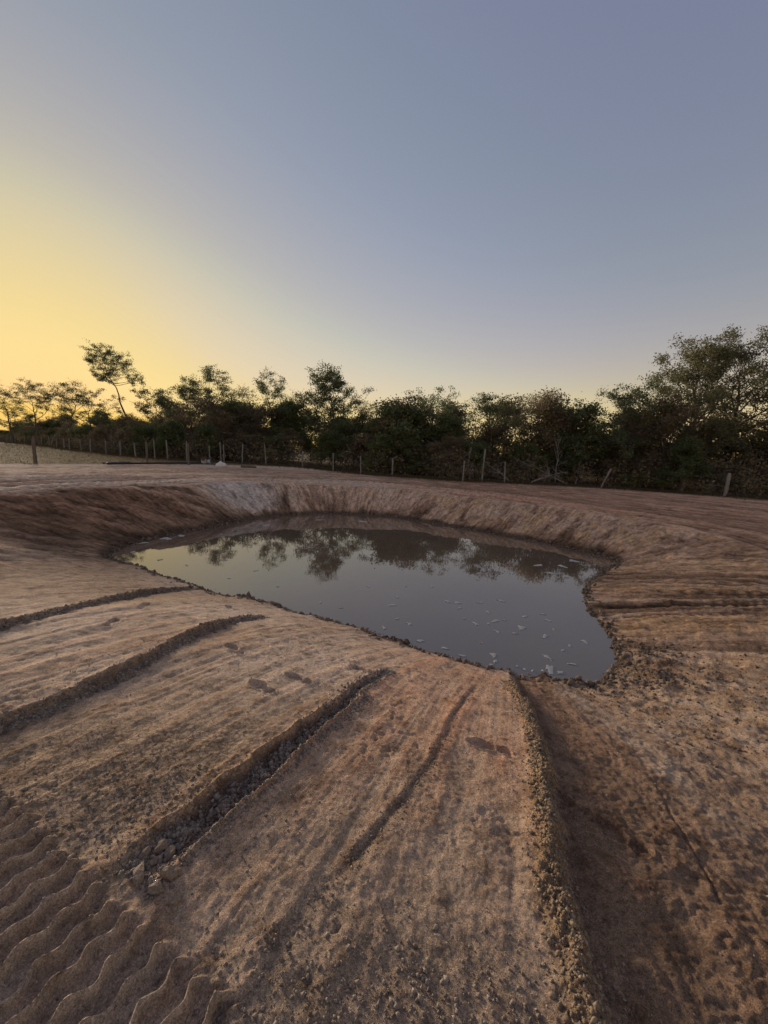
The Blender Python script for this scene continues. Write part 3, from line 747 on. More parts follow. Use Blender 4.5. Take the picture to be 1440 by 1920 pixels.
def mat_clod(name, cols):
    m, nt, b, _ = new_mat(name)
    g = N(nt, 'ShaderNodeNewGeometry')
    r = ramp(nt, g.outputs['Random Per Island'], [(i / (len(cols) - 1), c) for i, c in enumerate(cols)])
    nz = N(nt, 'ShaderNodeTexNoise', Scale=140.0, Detail=4.0); nt.links.new(g.outputs['Position'], nz.inputs['Vector'])
    v = ramp(nt, nz.outputs[0], [(0.3, (0.65, 0.65, 0.65)), (0.7, (1.3, 1.3, 1.3))])
    mx = N(nt, 'ShaderNodeMixRGB', blend_type='MULTIPLY'); mx.inputs[0].default_value = 1
    nt.links.new(r.outputs[0], mx.inputs[1]); nt.links.new(v.outputs[0], mx.inputs[2]); nt.links.new(mx.outputs[0], b.inputs['Base Color'])
    b.inputs['Roughness'].default_value = 0.95; b.inputs['Specular IOR Level'].default_value = 0.15
    bp = N(nt, 'ShaderNodeBump', Strength=0.6, Distance=0.004); nt.links.new(nz.outputs[0], bp.inputs['Height']); nt.links.new(bp.outputs[0], b.inputs['Normal'])
    return m
M['clod_ochre'] = mat_clod('ochre_clods', [(0.19, 0.135, 0.088), (0.27, 0.19, 0.118), (0.34, 0.245, 0.155), (0.23, 0.165, 0.11)])
M['clod_grey'] = mat_clod('grey_clods', [(0.17, 0.13, 0.098), (0.24, 0.185, 0.14), (0.36, 0.28, 0.21), (0.20, 0.155, 0.118)])
M['clod_dark'] = mat_clod('dark_clods', [(0.11, 0.078, 0.055), (0.19, 0.135, 0.092), (0.27, 0.195, 0.135), (0.14, 0.10, 0.07)])

OCT_V = np.array([(1, 0, 0), (-1, 0, 0), (0, 1, 0), (0, -1, 0), (0, 0, 1), (0, 0, -1)], float)
OCT_F = np.array([(0, 2, 4), (2, 1, 4), (1, 3, 4), (3, 0, 4), (2, 0, 5), (1, 2, 5), (3, 1, 5), (0, 3, 5)])
def scatter_clods(name, x, y, size, mat, label, sink=0.4, cut=0.009):
    big = size > cut
    parts = [clod_arrays(x[m], y[m], size[m], bv, bf, sink) for m, bv, bf in ((big, ICO_V, ICO_F), (~big, OCT_V * 1.15, OCT_F)) if m.any()]
    V = np.concatenate([p[0] for p in parts]); Fc = parts[0][1] if len(parts) == 1 else np.concatenate([parts[0][1], parts[1][1] + len(parts[0][0])])
    o = link(name, mesh_from(name, V, Fc, mat, smooth=False))
    tag(o, label, 'clods', kind='stuff')

def clod_arrays(x, y, size, BV, BF, sink):
    z = land_z(x, y); n = len(x); nb = len(BV)
    v = BV[None] * (1 + 0.30 * rng.standard_normal((n, nb, 1)).clip(-1.6, 1.6))
    v = v * (size[:, None] * rng.uniform(0.65, 1.3, (n, 3)))[:, None, :]
    a = rng.uniform(0, 6.28, n); ca, sa = np.cos(a)[:, None], np.sin(a)[:, None]
    b = rng.uniform(-0.9, 0.9, n); cb, sb = np.cos(b)[:, None], np.sin(b)[:, None]
    X, Y, Z = v[..., 0], v[..., 1], v[..., 2]
    Y, Z = Y * cb - Z * sb, Y * sb + Z * cb
    X, Y = X * ca - Y * sa, X * sa + Y * ca
    V = np.stack([X + x[:, None], Y + y[:, None], Z + (z + size * (0.55 - sink))[:, None]], -1).reshape(-1, 3)
    Fc = (BF[None] + (np.arange(n) * nb)[:, None, None]).reshape(-1, 3)
    return V, Fc

def along(poly, n, lo, hi, c0, sig, dens=None):
    """random points beside a curve: arc fraction lo..hi, cross offset c0 +- sig (+ = right of travel)"""
    P = np.asarray(poly); seg = np.linalg.norm(np.diff(P, axis=0), axis=1); cum = np.concatenate([[0], np.cumsum(seg)])
    t = rng.uniform(lo, hi, n) if dens is None else lo + (hi - lo) * rng.uniform(0, 1, n) ** dens
    s = t * cum[-1]
    k = np.clip(np.searchsorted(cum, s, 'right') - 1, 0, len(seg) - 1)
    u = (P[k + 1] - P[k]) / seg[k][:, None]; p = P[k] + u * (s - cum[k])[:, None]
    nr = np.stack([u[:, 1], -u[:, 0]], 1)
    c = c0 + sig * rng.standard_normal(n)
    q = p + nr * c[:, None]
    return q[:, 0], q[:, 1]

def sizes(n, a, b, pw=2.5):
    return a + (b - a) * rng.uniform(0, 1, n) ** pw

x, y = along(BERM, 11000, 0.10, 1.0, 0.012, 0.045)
scatter_clods('berm_clods', x, y, sizes(len(x), 0.0015, 0.0105, 4.5), M['clod_ochre'], 'crumbly ochre clods heaped along the windrow in the foreground')
x1, y1 = along(FURROW, 8000, 0.03, 0.99, 0.0, 0.04); x2, y2 = along(FURROW, 1300, 0.3, 1.0, -0.13, 0.03); x3, y3 = along(RUT, 900, 0.05, 0.98, 0.0, 0.028)
x = np.concatenate([x1, x2, x3]); y = np.concatenate([y1, y2, y3])
scatter_clods('furrow_clods', x, y, np.concatenate([sizes(8000, 0.002, 0.014, 4), sizes(1300, 0.003, 0.011), sizes(900, 0.002, 0.007)]), M['clod_grey'], 'grey crumbled clods lying in the wide furrow and thin rut')
x1, y1 = along(SCARP_A, 6000, 0.05, 1.0, -0.05, 0.035); x2, y2 = along(SCARP_B, 4000, 0.05, 1.0, -0.05, 0.035)
x = np.concatenate([x1, x2]); y = np.concatenate([y1, y2])
scatter_clods('scarp_clods', x, y, np.concatenate([sizes(6000, 0.002, 0.013, 4), sizes(4000, 0.003, 0.015, 4)]), M['clod_grey'], 'grey crumbled clods along the two scarps left of the furrow')
x = np.concatenate([rng.normal(3.12, 0.38, 800), rng.normal(3.7, 0.24, 500), rng.uniform(2.3, 5.2, 2600)]); y = np.concatenate([rng.normal(4.26, 0.17, 800), rng.normal(5.0, 0.28, 500), rng.uniform(2.4, 4.6, 2600)])
scatter_clods('corner_clods', x, y, np.concatenate([sizes(1300, 0.004, 0.026, 4), sizes(2600, 0.003, 0.016, 4.5)]), M['clod_dark'], 'dark crumbled clods heaped at the right corner of the pond')
rr_ = np.sqrt(rng.uniform(0.6 ** 2, 4.2 ** 2, 7000)); aa_ = rng.uniform(-1.0, 1.0, 7000)
x = rr_ * np.sin(aa_); y = rr_ * np.cos(aa_)
x2 = rng.normal(0.05, 0.42, 2600); y2 = rng.normal(0.98, 0.13, 2600)
x3 = rng.normal(-1.15, 0.35, 1200); y3 = rng.normal(1.6, 0.2, 1200)
scatter_clods('loose_crumbs', np.concatenate([x, x2, x3]), np.concatenate([y, y2, y3]), np.concatenate([sizes(7000, 0.001, 0.0065, 5), sizes(2600, 0.0015, 0.009, 4), sizes(1200, 0.002, 0.010, 3)]), M['clod_grey'], 'fine loose crumbs of soil strewn over the scraped foreground')
# water-edge crumbs all round the pond
k = rng.integers(0, len(SH_Q), 5200)
sx = SH_Q[k, 0] + rng.normal(0, 0.10, 5200); sy = SH_Q[k, 1] + rng.normal(0, 0.10, 5200)
scatter_clods('shore_clods', sx, sy, sizes(5200, 0.006, 0.045, 4), M['clod_dark'], 'wet dark clods along the waterline of the pond')

# a few clods big enough to pick out one by one
BIG = [(-1.0, 1.433, .030), (-0.953, 1.472, .036), (-0.946, 1.401, .026), (-0.835, 1.345, .040), (-0.965, 1.34, .042), (-0.86, 1.29, .034), (-0.76, 1.25, .024), (-0.804, 1.618, .026), (-0.90, 1.45, .030)]
for i, (bx, by, bs_) in enumerate(BIG):
    r_ = np.random.default_rng(50 + i)
    bme = bpy.data.meshes.new('clay_clod'); 
    v = ICO_V.copy(); fcs = [tuple(f) for f in ICO_F]
    # one subdivision for a broken, faceted lump
    vv = [tuple(q) for q in v]; cache = {}
    def mid(a, b):
        key = (min(a, b), max(a, b))
        if key not in cache:
            m_ = (np.array(vv[a]) + np.array(vv[b])) / 2; vv.append(tuple(m_ / np.linalg.norm(m_))); cache[key] = len(vv) - 1
        return cache[key]
    nf = []
    for a, b, c in fcs:
        ab, bc, ca = mid(a, b), mid(b, c), mid(c, a)
        nf += [(a, ab, ca), (b, bc, ab), (c, ca, bc), (ab, bc, ca)]
    V = np.array(vv)
    for _ in range(9):
        d_ = r_.normal(size=3); d_ /= np.linalg.norm(d_)
        h_ = V @ d_; V = V - np.outer(np.maximum(h_ - r_.uniform(0.45, 0.8), 0), d_)
    V *= bs_ * np.array([1.25, 0.85, 0.75]); V += r_.normal(size=V.shape) * bs_ * 0.06
    o = link('clay_clod', mesh_from('clay_clod', V, nf, M['clod_dark']), loc=(bx, by, float(land_z(bx, by)[0]) + bs_ * 0.30))
    o.rotation_euler = (r_.uniform(-.4, .4), r_.uniform(-.4, .4), r_.uniform(0, 6.28))
    tag(o, 'fist-sized angular grey clay clod at the lower end of the wide furrow', 'clod', 'large clods in the furrow')

# ------------------------------------------------------------------ floating scraps on the pond
M['scum'] = mat_simple('pale_scum', (0.36, 0.33, 0.28), (0.56, 0.53, 0.46), 0.8, 25.0)
M['foam'] = mat_simple('white_foam', (0.62, 0.60, 0.56), (0.80, 0.79, 0.76), 0.7, 30.0)
def scrap_mesh(seed, sz, mat, lobes=14):
    r_ = np.random.default_rng(seed)
    a = np.sort(r_.uniform(0, 6.28, lobes)); rad = sz * r_.uniform(0.3, 1.0, lobes)
    st = r_.uniform(0.35, 0.8)
    pts = [(math.cos(q) * w, math.sin(q) * w * st) for q, w in zip(a, rad)]
    n = len(pts)
    v = [(p[0], p[1], 0.003) for p in pts] + [(p[0] * 1.04, p[1] * 1.04, -0.004) for p in pts] + [(0, 0, 0.006)]
    fc = [(i, (i + 1) % n, 2 * n) for i in range(n)] + [(n + i, n + (i + 1) % n, (i + 1) % n, i) for i in range(n)]
    return mesh_from('floating_scrap', v, fc, mat)
SCRAPS = [scrap_mesh(s, 1.0, M['scum']) for s in range(8)]
FLOATS = [(1.5, 7.31, 0.096), (1.32, 7.34, 0.096), (1.12, 8.19, 0.071), (1.52, 7.04, 0.072), (0.22, 7.06, 0.072), (0.5, 6.27, 0.064), (0.07, 6.07, 0.08), (0.3, 6.46, 0.047), (0.62, 5.67, 0.075), (0.99, 5.46, 0.073), (1.68, 6.36, 0.075), (1.9, 6.38, 0.047), (2.05, 6.5, 0.086), (2.23, 6.55, 0.038), (1.97, 6.08, 0.072), (2.44, 6.27, 0.101), (2.66, 6.75, 0.069), (2.25, 6.04, 0.062), (3.04, 6.6, 0.077), (2.99, 6.25, 0.037), (2.73, 5.98, 0.079), (3.06, 6.88, 0.05), (1.61, 5.67, 0.042), (1.69, 5.32, 0.079), (1.66, 5.13, 0.054), (1.59, 5.04, 0.053), (1.22, 5.26, 0.063), (2.49, 5.31, 0.087), (2.39, 4.98, 0.112), (2.5, 4.9, 0.059), (2.79, 5.13, 0.076), (3.3, 5.84, 0.078), (2.99, 5.67, 0.042), (2.82, 5.52, 0.049), (1.99, 7.35, 0.075), (2.45, 7.48, 0.098), (2.02, 6.89, 0.05), (1.51, 6.56, 0.038), (-0.74, 6.85, 0.05), (-0.29, 8.05, 0.058), (-1.17, 7.06, 0.041), (0.53, 8.13, 0.047), (4.27, 10.19, 0.175), (4.34, 9.5, 0.191), (4.92, 10.17, 0.131), (3.28, 9.38, 0.108), (2.45, 9.28, 0.12), (5.49, 10.76, 0.184), (-1.12, 10.19, 0.102), (-2.44, 10.87, 0.093), (-3.01, 8.88, 0.077), (-4.11, 9.66, 0.083), (-4.79, 9.1, 0.065), (-5.66, 9.47, 0.081), (-7.09, 11.11, 0.19), (-6.8, 11.72, 0.233), (-6.53, 12.15, 0.173), (-6.75, 10.11, 0.13), (-4.44, 14.36, 0.203), (-2.67, 15.88, 0.201), (-0.88, 15.85, 0.201), (0.33, 7.48, 0.054), (-1.99, 10.19, 0.073), (-2.22, 7.85, 0.045), (-3.4, 8.25, 0.048)]
for i, (sx_, sy_, sz_) in enumerate(FLOATS):
    o = link('floating_scrap', SCRAPS[i % 8], loc=(sx_ * SHK, sy_ * SHK, WATER + 0.004)); o.scale = (sz_ * 1.15, sz_ * 1.15, 1); o.rotation_euler[2] = (i * 2.399) % 6.28
    tag(o, 'small pale scrap of scum floating on the dark pond', 'scum', 'scum scraps on the pond')
FOAMS = [scrap_mesh(90 + s, 1.0, M['foam'], 9) for s in range(3)]
for i, (sx_, sy_) in enumerate([(2.03, 4.95), (2.13, 4.93), (1.94, 5.02), (2.27, 4.92)]):
    o = link('foam_fleck', FOAMS[i % 3], loc=(sx_ * SHK, sy_ * SHK, WATER + 0.006)); o.scale = (0.032, 0.032, 2); o.rotation_euler[2] = i * 1.7
    tag(o, 'white fleck of foam at the near edge of the pond', 'foam', 'white foam flecks at the near bank')

# ------------------------------------------------------------------ plants
M['bark'] = mat_simple('grey_bark', (0.07, 0.055, 0.043), (0.16, 0.13, 0.105), 0.9, 14.0, 0.5, 0.2, 6, (1, 1, 0.25))
M['deadwood'] = mat_simple('dead_wood', (0.20, 0.17, 0.14), (0.36, 0.32, 0.27), 0.9, 16.0, 0.4, 0.2, 6, (1, 1, 0.3))
M['leaf_green'] = mat_leaf('dark_green_leaves', (0.030, 0.040, 0.018), (0.055, 0.065, 0.026), (0.085, 0.085, 0.036), gain=2.1)
M['leaf_olive'] = mat_leaf('olive_leaves', (0.036, 0.038, 0.018), (0.060, 0.058, 0.027), (0.085, 0.076, 0.036), gain=2.1)
M['leaf_brown'] = mat_leaf('brown_leaves', (0.060, 0.044, 0.028), (0.100, 0.072, 0.042), (0.085, 0.078, 0.036), gain=2.1)
M['needle'] = mat_leaf('pine_needles', (0.028, 0.036, 0.018), (0.050, 0.056, 0.026), (0.075, 0.070, 0.034), gain=2.1)
M['palm'] = mat_leaf('palmetto_leaves', (0.045, 0.060, 0.022), (0.080, 0.095, 0.038), (0.120, 0.115, 0.050), gain=2.1)

def tubes(paths, sides_fn):
    """paths: list of (points Nx3, radii N) -> verts, quads"""
    V = []; Fq = []; base = 0
    for P, R in paths:
        P = np.asarray(P, float); R = np.asarray(R, float); n = len(P); k = sides_fn(R[0])
        T = np.gradient(P, axis=0); T /= np.linalg.norm(T, axis=1)[:, None] + 1e-9
        up = np.where(np.abs(T[:, 2:3]) > 0.9, np.array([[1.0, 0, 0]]), np.array([[0, 0, 1.0]]))
        A = np.cross(T, up); A /= np.linalg.norm(A, axis=1)[:, None] + 1e-9
        B = np.cross(T, A)
        an = np.arange(k) * 2 * math.pi / k
        ring = P[:, None] + R[:, None, None] * (np.cos(an)[None, :, None] * A[:, None] + np.sin(an)[None, :, None] * B[:, None])
        V.append(ring.reshape(-1, 3))
        i = np.arange(n - 1)[:, None]; j = np.arange(k)[None]
        q = np.stack([base + i * k + j, base + i * k + (j + 1) % k, base + (i + 1) * k + (j + 1) % k, base + (i + 1) * k + j], -1).reshape(-1, 4)
        Fq.append(q); base += n * k
    return np.concatenate(V), np.concatenate(Fq)

def leaf_quads(C, rg, ln, wd, up=0.3, dirs=None):
    """one small bent-free diamond leaf per centre"""
    n = len(C)
    d = rg.normal(size=(n, 3)); d[:, 2] = d[:, 2] * 0.8 + up
    if dirs is not None: d = d * 0.6 + dirs * 1.2
    d /= np.linalg.norm(d, axis=1)[:, None]
    s = np.cross(d, rg.normal(size=(n, 3))); s /= np.linalg.norm(s, axis=1)[:, None] + 1e-9
    L = (ln * rg.uniform(0.6, 1.3, n))[:, None]; Wd = (wd * rg.uniform(0.6, 1.3, n))[:, None]
    V = np.stack([C - d * L * 0.5, C + s * Wd * 0.5 - d * L * 0.05, C + d * L * 0.5, C - s * Wd * 0.5 - d * L * 0.05], 1)
    return V.reshape(-1, 3), np.arange(n * 4).reshape(-1, 4)

STYLE = {  # first branch, limbs, level-2, level-3, leaves per twig, leaf spread, leaf length, leaf width, elevation low/high (deg), trunk fraction, droop
    'oak':   dict(fb=0.22, n1=24, n2=6, n3=4, lv=42, sp=0.19, ll=0.15, lw=0.09, e0=15, e1=75, tf=0.93, curve=0.25, rad=0.021, mat='leaf_olive'),
    'dense': dict(fb=0.30, n1=24, n2=6, n3=4, lv=40, sp=0.17, ll=0.16, lw=0.09, e0=0, e1=70, tf=0.95, curve=0.2, rad=0.018, mat='leaf_green'),
    'clump': dict(fb=0.35, n1=15, n2=5, n3=3, lv=46, sp=0.17, ll=0.17, lw=0.075, e0=15, e1=70, tf=0.92, curve=0.35, rad=0.017, mat='needle'),
    'pine':  dict(fb=0.76, n1=20, n2=6, n3=3, lv=38, sp=0.17, ll=0.18, lw=0.075, e0=8, e1=60, tf=0.96, curve=0.4, rad=0.014, mat='needle'),
    'open':  dict(fb=0.38, n1=15, n2=5, n3=3, lv=34, sp=0.15, ll=0.14, lw=0.08, e0=20, e1=75, tf=0.95, curve=0.3, rad=0.015, mat='leaf_green'),
    'twig':  dict(fb=0.30, n1=16, n2=5, n3=4, lv=13, sp=0.16, ll=0.14, lw=0.07, e0=25, e1=80, tf=0.96, curve=0.3, rad=0.014, mat='leaf_brown'),
    'small': dict(fb=0.20, n1=17, n2=5, n3=3, lv=36, sp=0.22, ll=0.17, lw=0.09, e0=5, e1=70, tf=0.92, curve=0.25, rad=0.016, mat='leaf_green'),
    'brown': dict(fb=0.15, n1=18, n2=5, n3=4, lv=22, sp=0.26, ll=0.18, lw=0.08, e0=10, e1=75, tf=0.92, curve=0.2, rad=0.014, mat='leaf_brown'),
}

def branch(rg, p, d, L, n, curve, wob):
    pts = [p]; d = d / np.linalg.norm(d)
    for i in range(n):
        d = d + np.array([0, 0, curve / n]) + rg.normal(size=3) * wob
        d = d / np.linalg.norm(d)
        pts.append(pts[-1] + d * L / n)
    return np.array(pts)

def tree_meshes(name, seed, h, cw, style, lean=(0.0, 0.0)):
    S = STYLE[style]; rg = np.random.default_rng(seed)
    paths = []; tips = []; tdir = []
    th = h * S['tf']; n = 12
    tt = np.linspace(0, 1, n + 1)
    wx = np.cumsum(rg.normal(size=n + 1)) * 0.012 * h; wy = np.cumsum(rg.normal(size=n + 1)) * 0.012 * h
    wx -= wx[0]; wy -= wy[0]
    # trunk base at the origin when upright; a leaning one is offset so that its top stands over the origin
    trunk = np.stack([wx + lean[0] * (tt ** 1.3 - 1), wy + lean[1] * (tt ** 1.3 - 1), tt * th - 0.15], 1)
    r0 = S['rad'] * h
    trad = r0 * (1 - 0.85 * tt) * (1 + 0.5 * np.exp(-tt * 14))
    paths.append((trunk, trad))
    az = rg.uniform(0, 6.28)
    for i in range(S['n1']):
        t = S['fb'] + (0.99 - S['fb']) * ((i + rg.uniform(0.1, 0.9)) / S['n1'])
        q = (t - S['fb']) / (1 - S['fb'])
        p = np.array([np.interp(t, tt, trunk[:, k]) for k in range(3)]); r = np.interp(t, tt, trad)
        env = {'pine': 0.75 + 0.35 * math.sin(q * 3.1), 'dense': 1.05 - 0.62 * q, 'oak': 0.6 + 0.5 * math.sin(0.5 + q * 2.3)}.get(style, 0.55 + 0.5 * math.sin(0.4 + q * 2.5))
        L = cw * 0.5 * env * rg.uniform(0.65, 1.15)
        az += 2.399 + rg.normal() * 0.4
        el = math.radians(S['e0'] + (S['e1'] - S['e0']) * q ** 1.2 + rg.normal() * 9)
        d = np.array([math.cos(az) * math.cos(el), math.sin(az) * math.cos(el), math.sin(el)])
        b = branch(rg, p, d, L, 6, S['curve'], 0.10)
        rb = min(r * 0.6, 0.035 * L + 0.012)
        paths.append((b, np.linspace(rb, rb * 0.25, 7)))
        for j in range(S['n2']):
            f = 0.3 + 0.7 * (j + rg.uniform(0, 1)) / S['n2']
            k = min(int(f * 6), 5); fp = f * 6 - k
            p2 = b[k] * (1 - fp) + b[k + 1] * fp; bd = b[k + 1] - b[k]; bd /= np.linalg.norm(bd)
            d2 = bd * 0.7 + rg.normal(size=3) * 0.65 + np.array([0, 0, 0.15])
            L2 = L * 0.42 * (1.15 - 0.5 * f) * rg.uniform(0.6, 1.2) + 0.15
            b2 = branch(rg, p2, d2, L2, 4, S['curve'] * 0.8, 0.14)
            paths.append((b2, np.linspace(rb * 0.4, rb * 0.14, 5)))
            for m in range(S['n3']):
                f3 = 0.35 + 0.65 * (m + rg.uniform(0, 1)) / S['n3']
                k3 = min(int(f3 * 4), 3); p3 = b2[k3] + (b2[k3 + 1] - b2[k3]) * (f3 * 4 - k3)
                d3 = (b2[k3 + 1] - b2[k3]) / (np.linalg.norm(b2[k3 + 1] - b2[k3]) + 1e-9) * 0.6 + rg.normal(size=3) * 0.6 + np.array([0, 0, 0.2])
                L3 = 0.30 + 0.38 * L2 * rg.uniform(0.4, 1.3)
                b3 = branch(rg, p3, d3, L3, 2, 0.2, 0.15)
                paths.append((b3, np.array([rb * 0.16, rb * 0.11, rb * 0.06]) + 0.002))
                w = rg.uniform(0, 1, max(1, int(S['lv'] * rg.uniform(0.4, 1.6))))[:, None]
                tips.append(b3[0] * (1 - w) * 0.6 + b3[1] * 0.4 * (1 - w) + b3[2] * w + rg.normal(size=(len(w), 3)) * S['sp'] * np.array([1, 1, 0.75]))
    C = np.concatenate(tips)
    kz = h / np.percentile(C[:, 2], 99.3)
    cx, cy = np.median(C[:, 0]), np.median(C[:, 1])
    kx = cw * 0.5 / np.percentile(np.hypot(C[:, 0] - cx, C[:, 1] - cy), 93)
    def fit(P):
        P = np.array(P, float); t_ = np.interp(P[:, 2], trunk[:, 2], trunk[:, 0]); u_ = np.interp(P[:, 2], trunk[:, 2], trunk[:, 1])
        P[:, 0] = t_ + (P[:, 0] - t_) * kx; P[:, 1] = u_ + (P[:, 1] - u_) * kx; P[:, 2] *= kz
        return P
    paths = [(fit(P), R) for P, R in paths]; C = fit(C)
    V, Fq = tubes(paths, lambda r: 8 if r > 0.06 else (5 if r > 0.015 else 3))
    tm = mesh_from(name + '_trunk', V, Fq, M['bark'], smooth=True)
    V, Fq = leaf_quads(C, rg, S['ll'], S['lw'])
    lm = mesh_from(name + '_crown', V, Fq, M[S['mat']])
    return tm, lm

def gz(x, y):
    x = np.array([x], f32); y = np.array([y], f32)
    return float(base_height(x, y)[0])

def plant_tree(name, label, cat, x, y, meshes, rz=0.0, sc=(1, 1, 1), group=None):
    t = thing(name, label, cat, (x, y, gz(x, y)), rz, group); t.scale = sc
    link('trunk', meshes[0], t); link('crown', meshes[1], t)
    return t

NAMED = [
 ('pine_tree', 'bushy dark pine at the far left edge of the treeline', -76.1, 79.4, 12.3, 6.4, 'clump', (0, 0)),
 ('pine_tree', 'bushy pine second from the left edge, left of the tall leaning pine', -63.7, 71.8, 11.4, 6.3, 'clump', (0, 0)),
 ('bare_tree', 'sparse twiggy tree against the yellow glow, just left of the tall leaning pine', -50.1, 62.4, 10.4, 5.0, 'twig', (0, 0)),
 ('pine_tree', 'broad dark pine directly below the crown of the tall leaning pine', -42.0, 56.0, 8.9, 6.4, 'clump', (0, 0)),
 ('tall_pine', 'tall pine with long bare leaning trunk and flat crown, highest on the left', -42.8, 60.3, 15.2, 6.4, 'pine', (-4.6, -0.5)),
 ('pine_tree', 'small pine standing alone right of the leaning pine trunk', -28.3, 48.3, 7.8, 3.6, 'clump', (0, 0)),
 ('pine_tree', 'tall dark pine left of centre with lumpy crown', -20.4, 45.6, 10.2, 4.6, 'clump', (0, 0)),
 ('pine_tree', 'lower pine touching the left side of the tall lumpy pine', -23.4, 46.4, 8.9, 3.7, 'clump', (0, 0)),
 ('open_tree', 'thin curved tree with a small open crown left of the dense central tree', -13.6, 44.0, 9.4, 3.6, 'open', (-1.6, 0)),
 ('bare_tree', 'brownish sparse tree glowing in the sunset between pine and thin curved tree', -17.1, 47.0, 8.4, 4.4, 'twig', (0, 0)),
 ('dense_tree', 'dense dark rounded tree standing out in the middle of the treeline', -6.3, 41.5, 9.7, 6.0, 'dense', (-0.8, 0.4)),
 ('bare_tree', 'sparse brown tree just right of the dense central tree', -2.0, 40.0, 6.8, 3.5, 'twig', (0, 0)),
 ('scrub_tree', 'low dark tree in the dip right of the dense central tree', 0.9, 38.0, 5.5, 2.8, 'small', (0, 0)),
 ('open_tree', 'spindly open tree leaning left, right of the dip in the treeline', 4.1, 35.8, 7.6, 3.6, 'open', (-0.7, 0)),
 ('open_tree', 'open leafy tree behind the tall pale pole', 8.9, 33.8, 7.0, 4.1, 'open', (0, 0)),
 ('bare_tree', 'pale twiggy tree above the heap of dead branches', 13.4, 34.5, 7.5, 3.2, 'twig', (0, 0)),
 ('scrub_tree', 'dark leafy tree behind the leaning post', 15.6, 31.3, 6.3, 3.4, 'small', (0, 0)),
 ('pine_tree', 'dark tree with clumped flat top left of the great oak', 18.6, 30.8, 8.1, 4.5, 'clump', (0, 0)),
 ('bare_tree', 'brown thin-leaved tree against the left flank of the great oak', 20.6, 29.5, 7.0, 3.1, 'brown', (0, 0)),
 ('oak_tree', 'tall olive oak forming the left shoulder of the highest crown', 24.3, 31.7, 11.2, 6.2, 'oak', (0, 0)),
 ('oak_tree', 'great olive-brown oak with pale visible trunk at the right edge', 28.3, 32.4, 12.5, 8.0, 'oak', (0.6, 0)),
 ('oak_tree', 'oak cut off by the right edge of the picture', 30.3, 29.5, 10.6, 5.9, 'oak', (0, 0)),
]
for i, (nm, lab, x, y, h, cw, st, lean) in enumerate(NAMED):
    plant_tree(nm, lab, 'tree', x, y, tree_meshes(nm, 300 + i, h, cw * {'pine': 1.15, 'oak': 1.35, 'dense': 1.8}.get(st, 1.6), st, lean), 0.0)

# the body of the wood: repeats of six small trees
PROTO = [tree_meshes('scrub_tree', 400 + i, 5.0, 4.0, st) for i, st in enumerate(['small', 'brown', 'small', 'dense', 'brown', 'twig'])]
def fence_at(s):
    P = FENCE_LINE; seg = np.linalg.norm(np.diff(P, axis=0), axis=1); cum = np.concatenate([[0], np.cumsum(seg)])
    k = int(np.clip(np.searchsorted(cum, s, 'right') - 1, 0, len(seg) - 1)); u = (P[k + 1] - P[k]) / seg[k]
    return P[k] + u * (s - cum[k]), np.array([-u[1], u[0]])        # point, direction into the wood
FL_LEN = float(np.linalg.norm(np.diff(FENCE_LINE, axis=0), axis=1).sum())
rw = np.random.default_rng(11)
cnt = 0
for row, (off, step) in enumerate(((3.2, 2.6), (6.5, 2.7), (10.5, 3.0), (15.0, 3.6))):
    s = 20.0
    while s < FL_LEN - 45:
        p, nv = fence_at(s)
        far_left = p[0] < -30
        if p[0] > 20.5 and row < 2:
            s += step; continue
        s += step * rw.uniform(0.7, 1.35) * (1.5 if far_left else 1.0)
        q = p + nv * (off + rw.uniform(-1.3, 1.3))
        hh = rw.uniform(3.2, 4.9) if p[0] < -12 else (rw.uniform(3.7, 5.3) if p[0] < 12 else rw.uniform(3.8, 5.5))
        if row == 0: hh *= 0.72
        elif rw.uniform() < 0.42: hh *= rw.uniform(1.1, 1.5)
        else: hh *= 0.9
        k = int(rw.integers(0, 6)); sc = hh / 5.0; sx = sc * rw.uniform(0.9, 1.25)
        kind_ = ('dark green', 'brown-leaved', 'dark green', 'dense dark', 'brown-leaved', 'thin twiggy')[k]
        where_ = 'behind the dry grass field' if p[0] < -9 else ('behind the middle of the wire fence' if p[0] < 11 else 'behind the right end of the wire fence')
        plant_tree('scrub_tree', 'small %s scrub tree in the wood %s' % (kind_, where_), 'tree', q[0], q[1], PROTO[k], rw.uniform(0, 6.28), (sx, sx, sc), '%s scrub trees %s' % (kind_, where_))
        cnt += 1

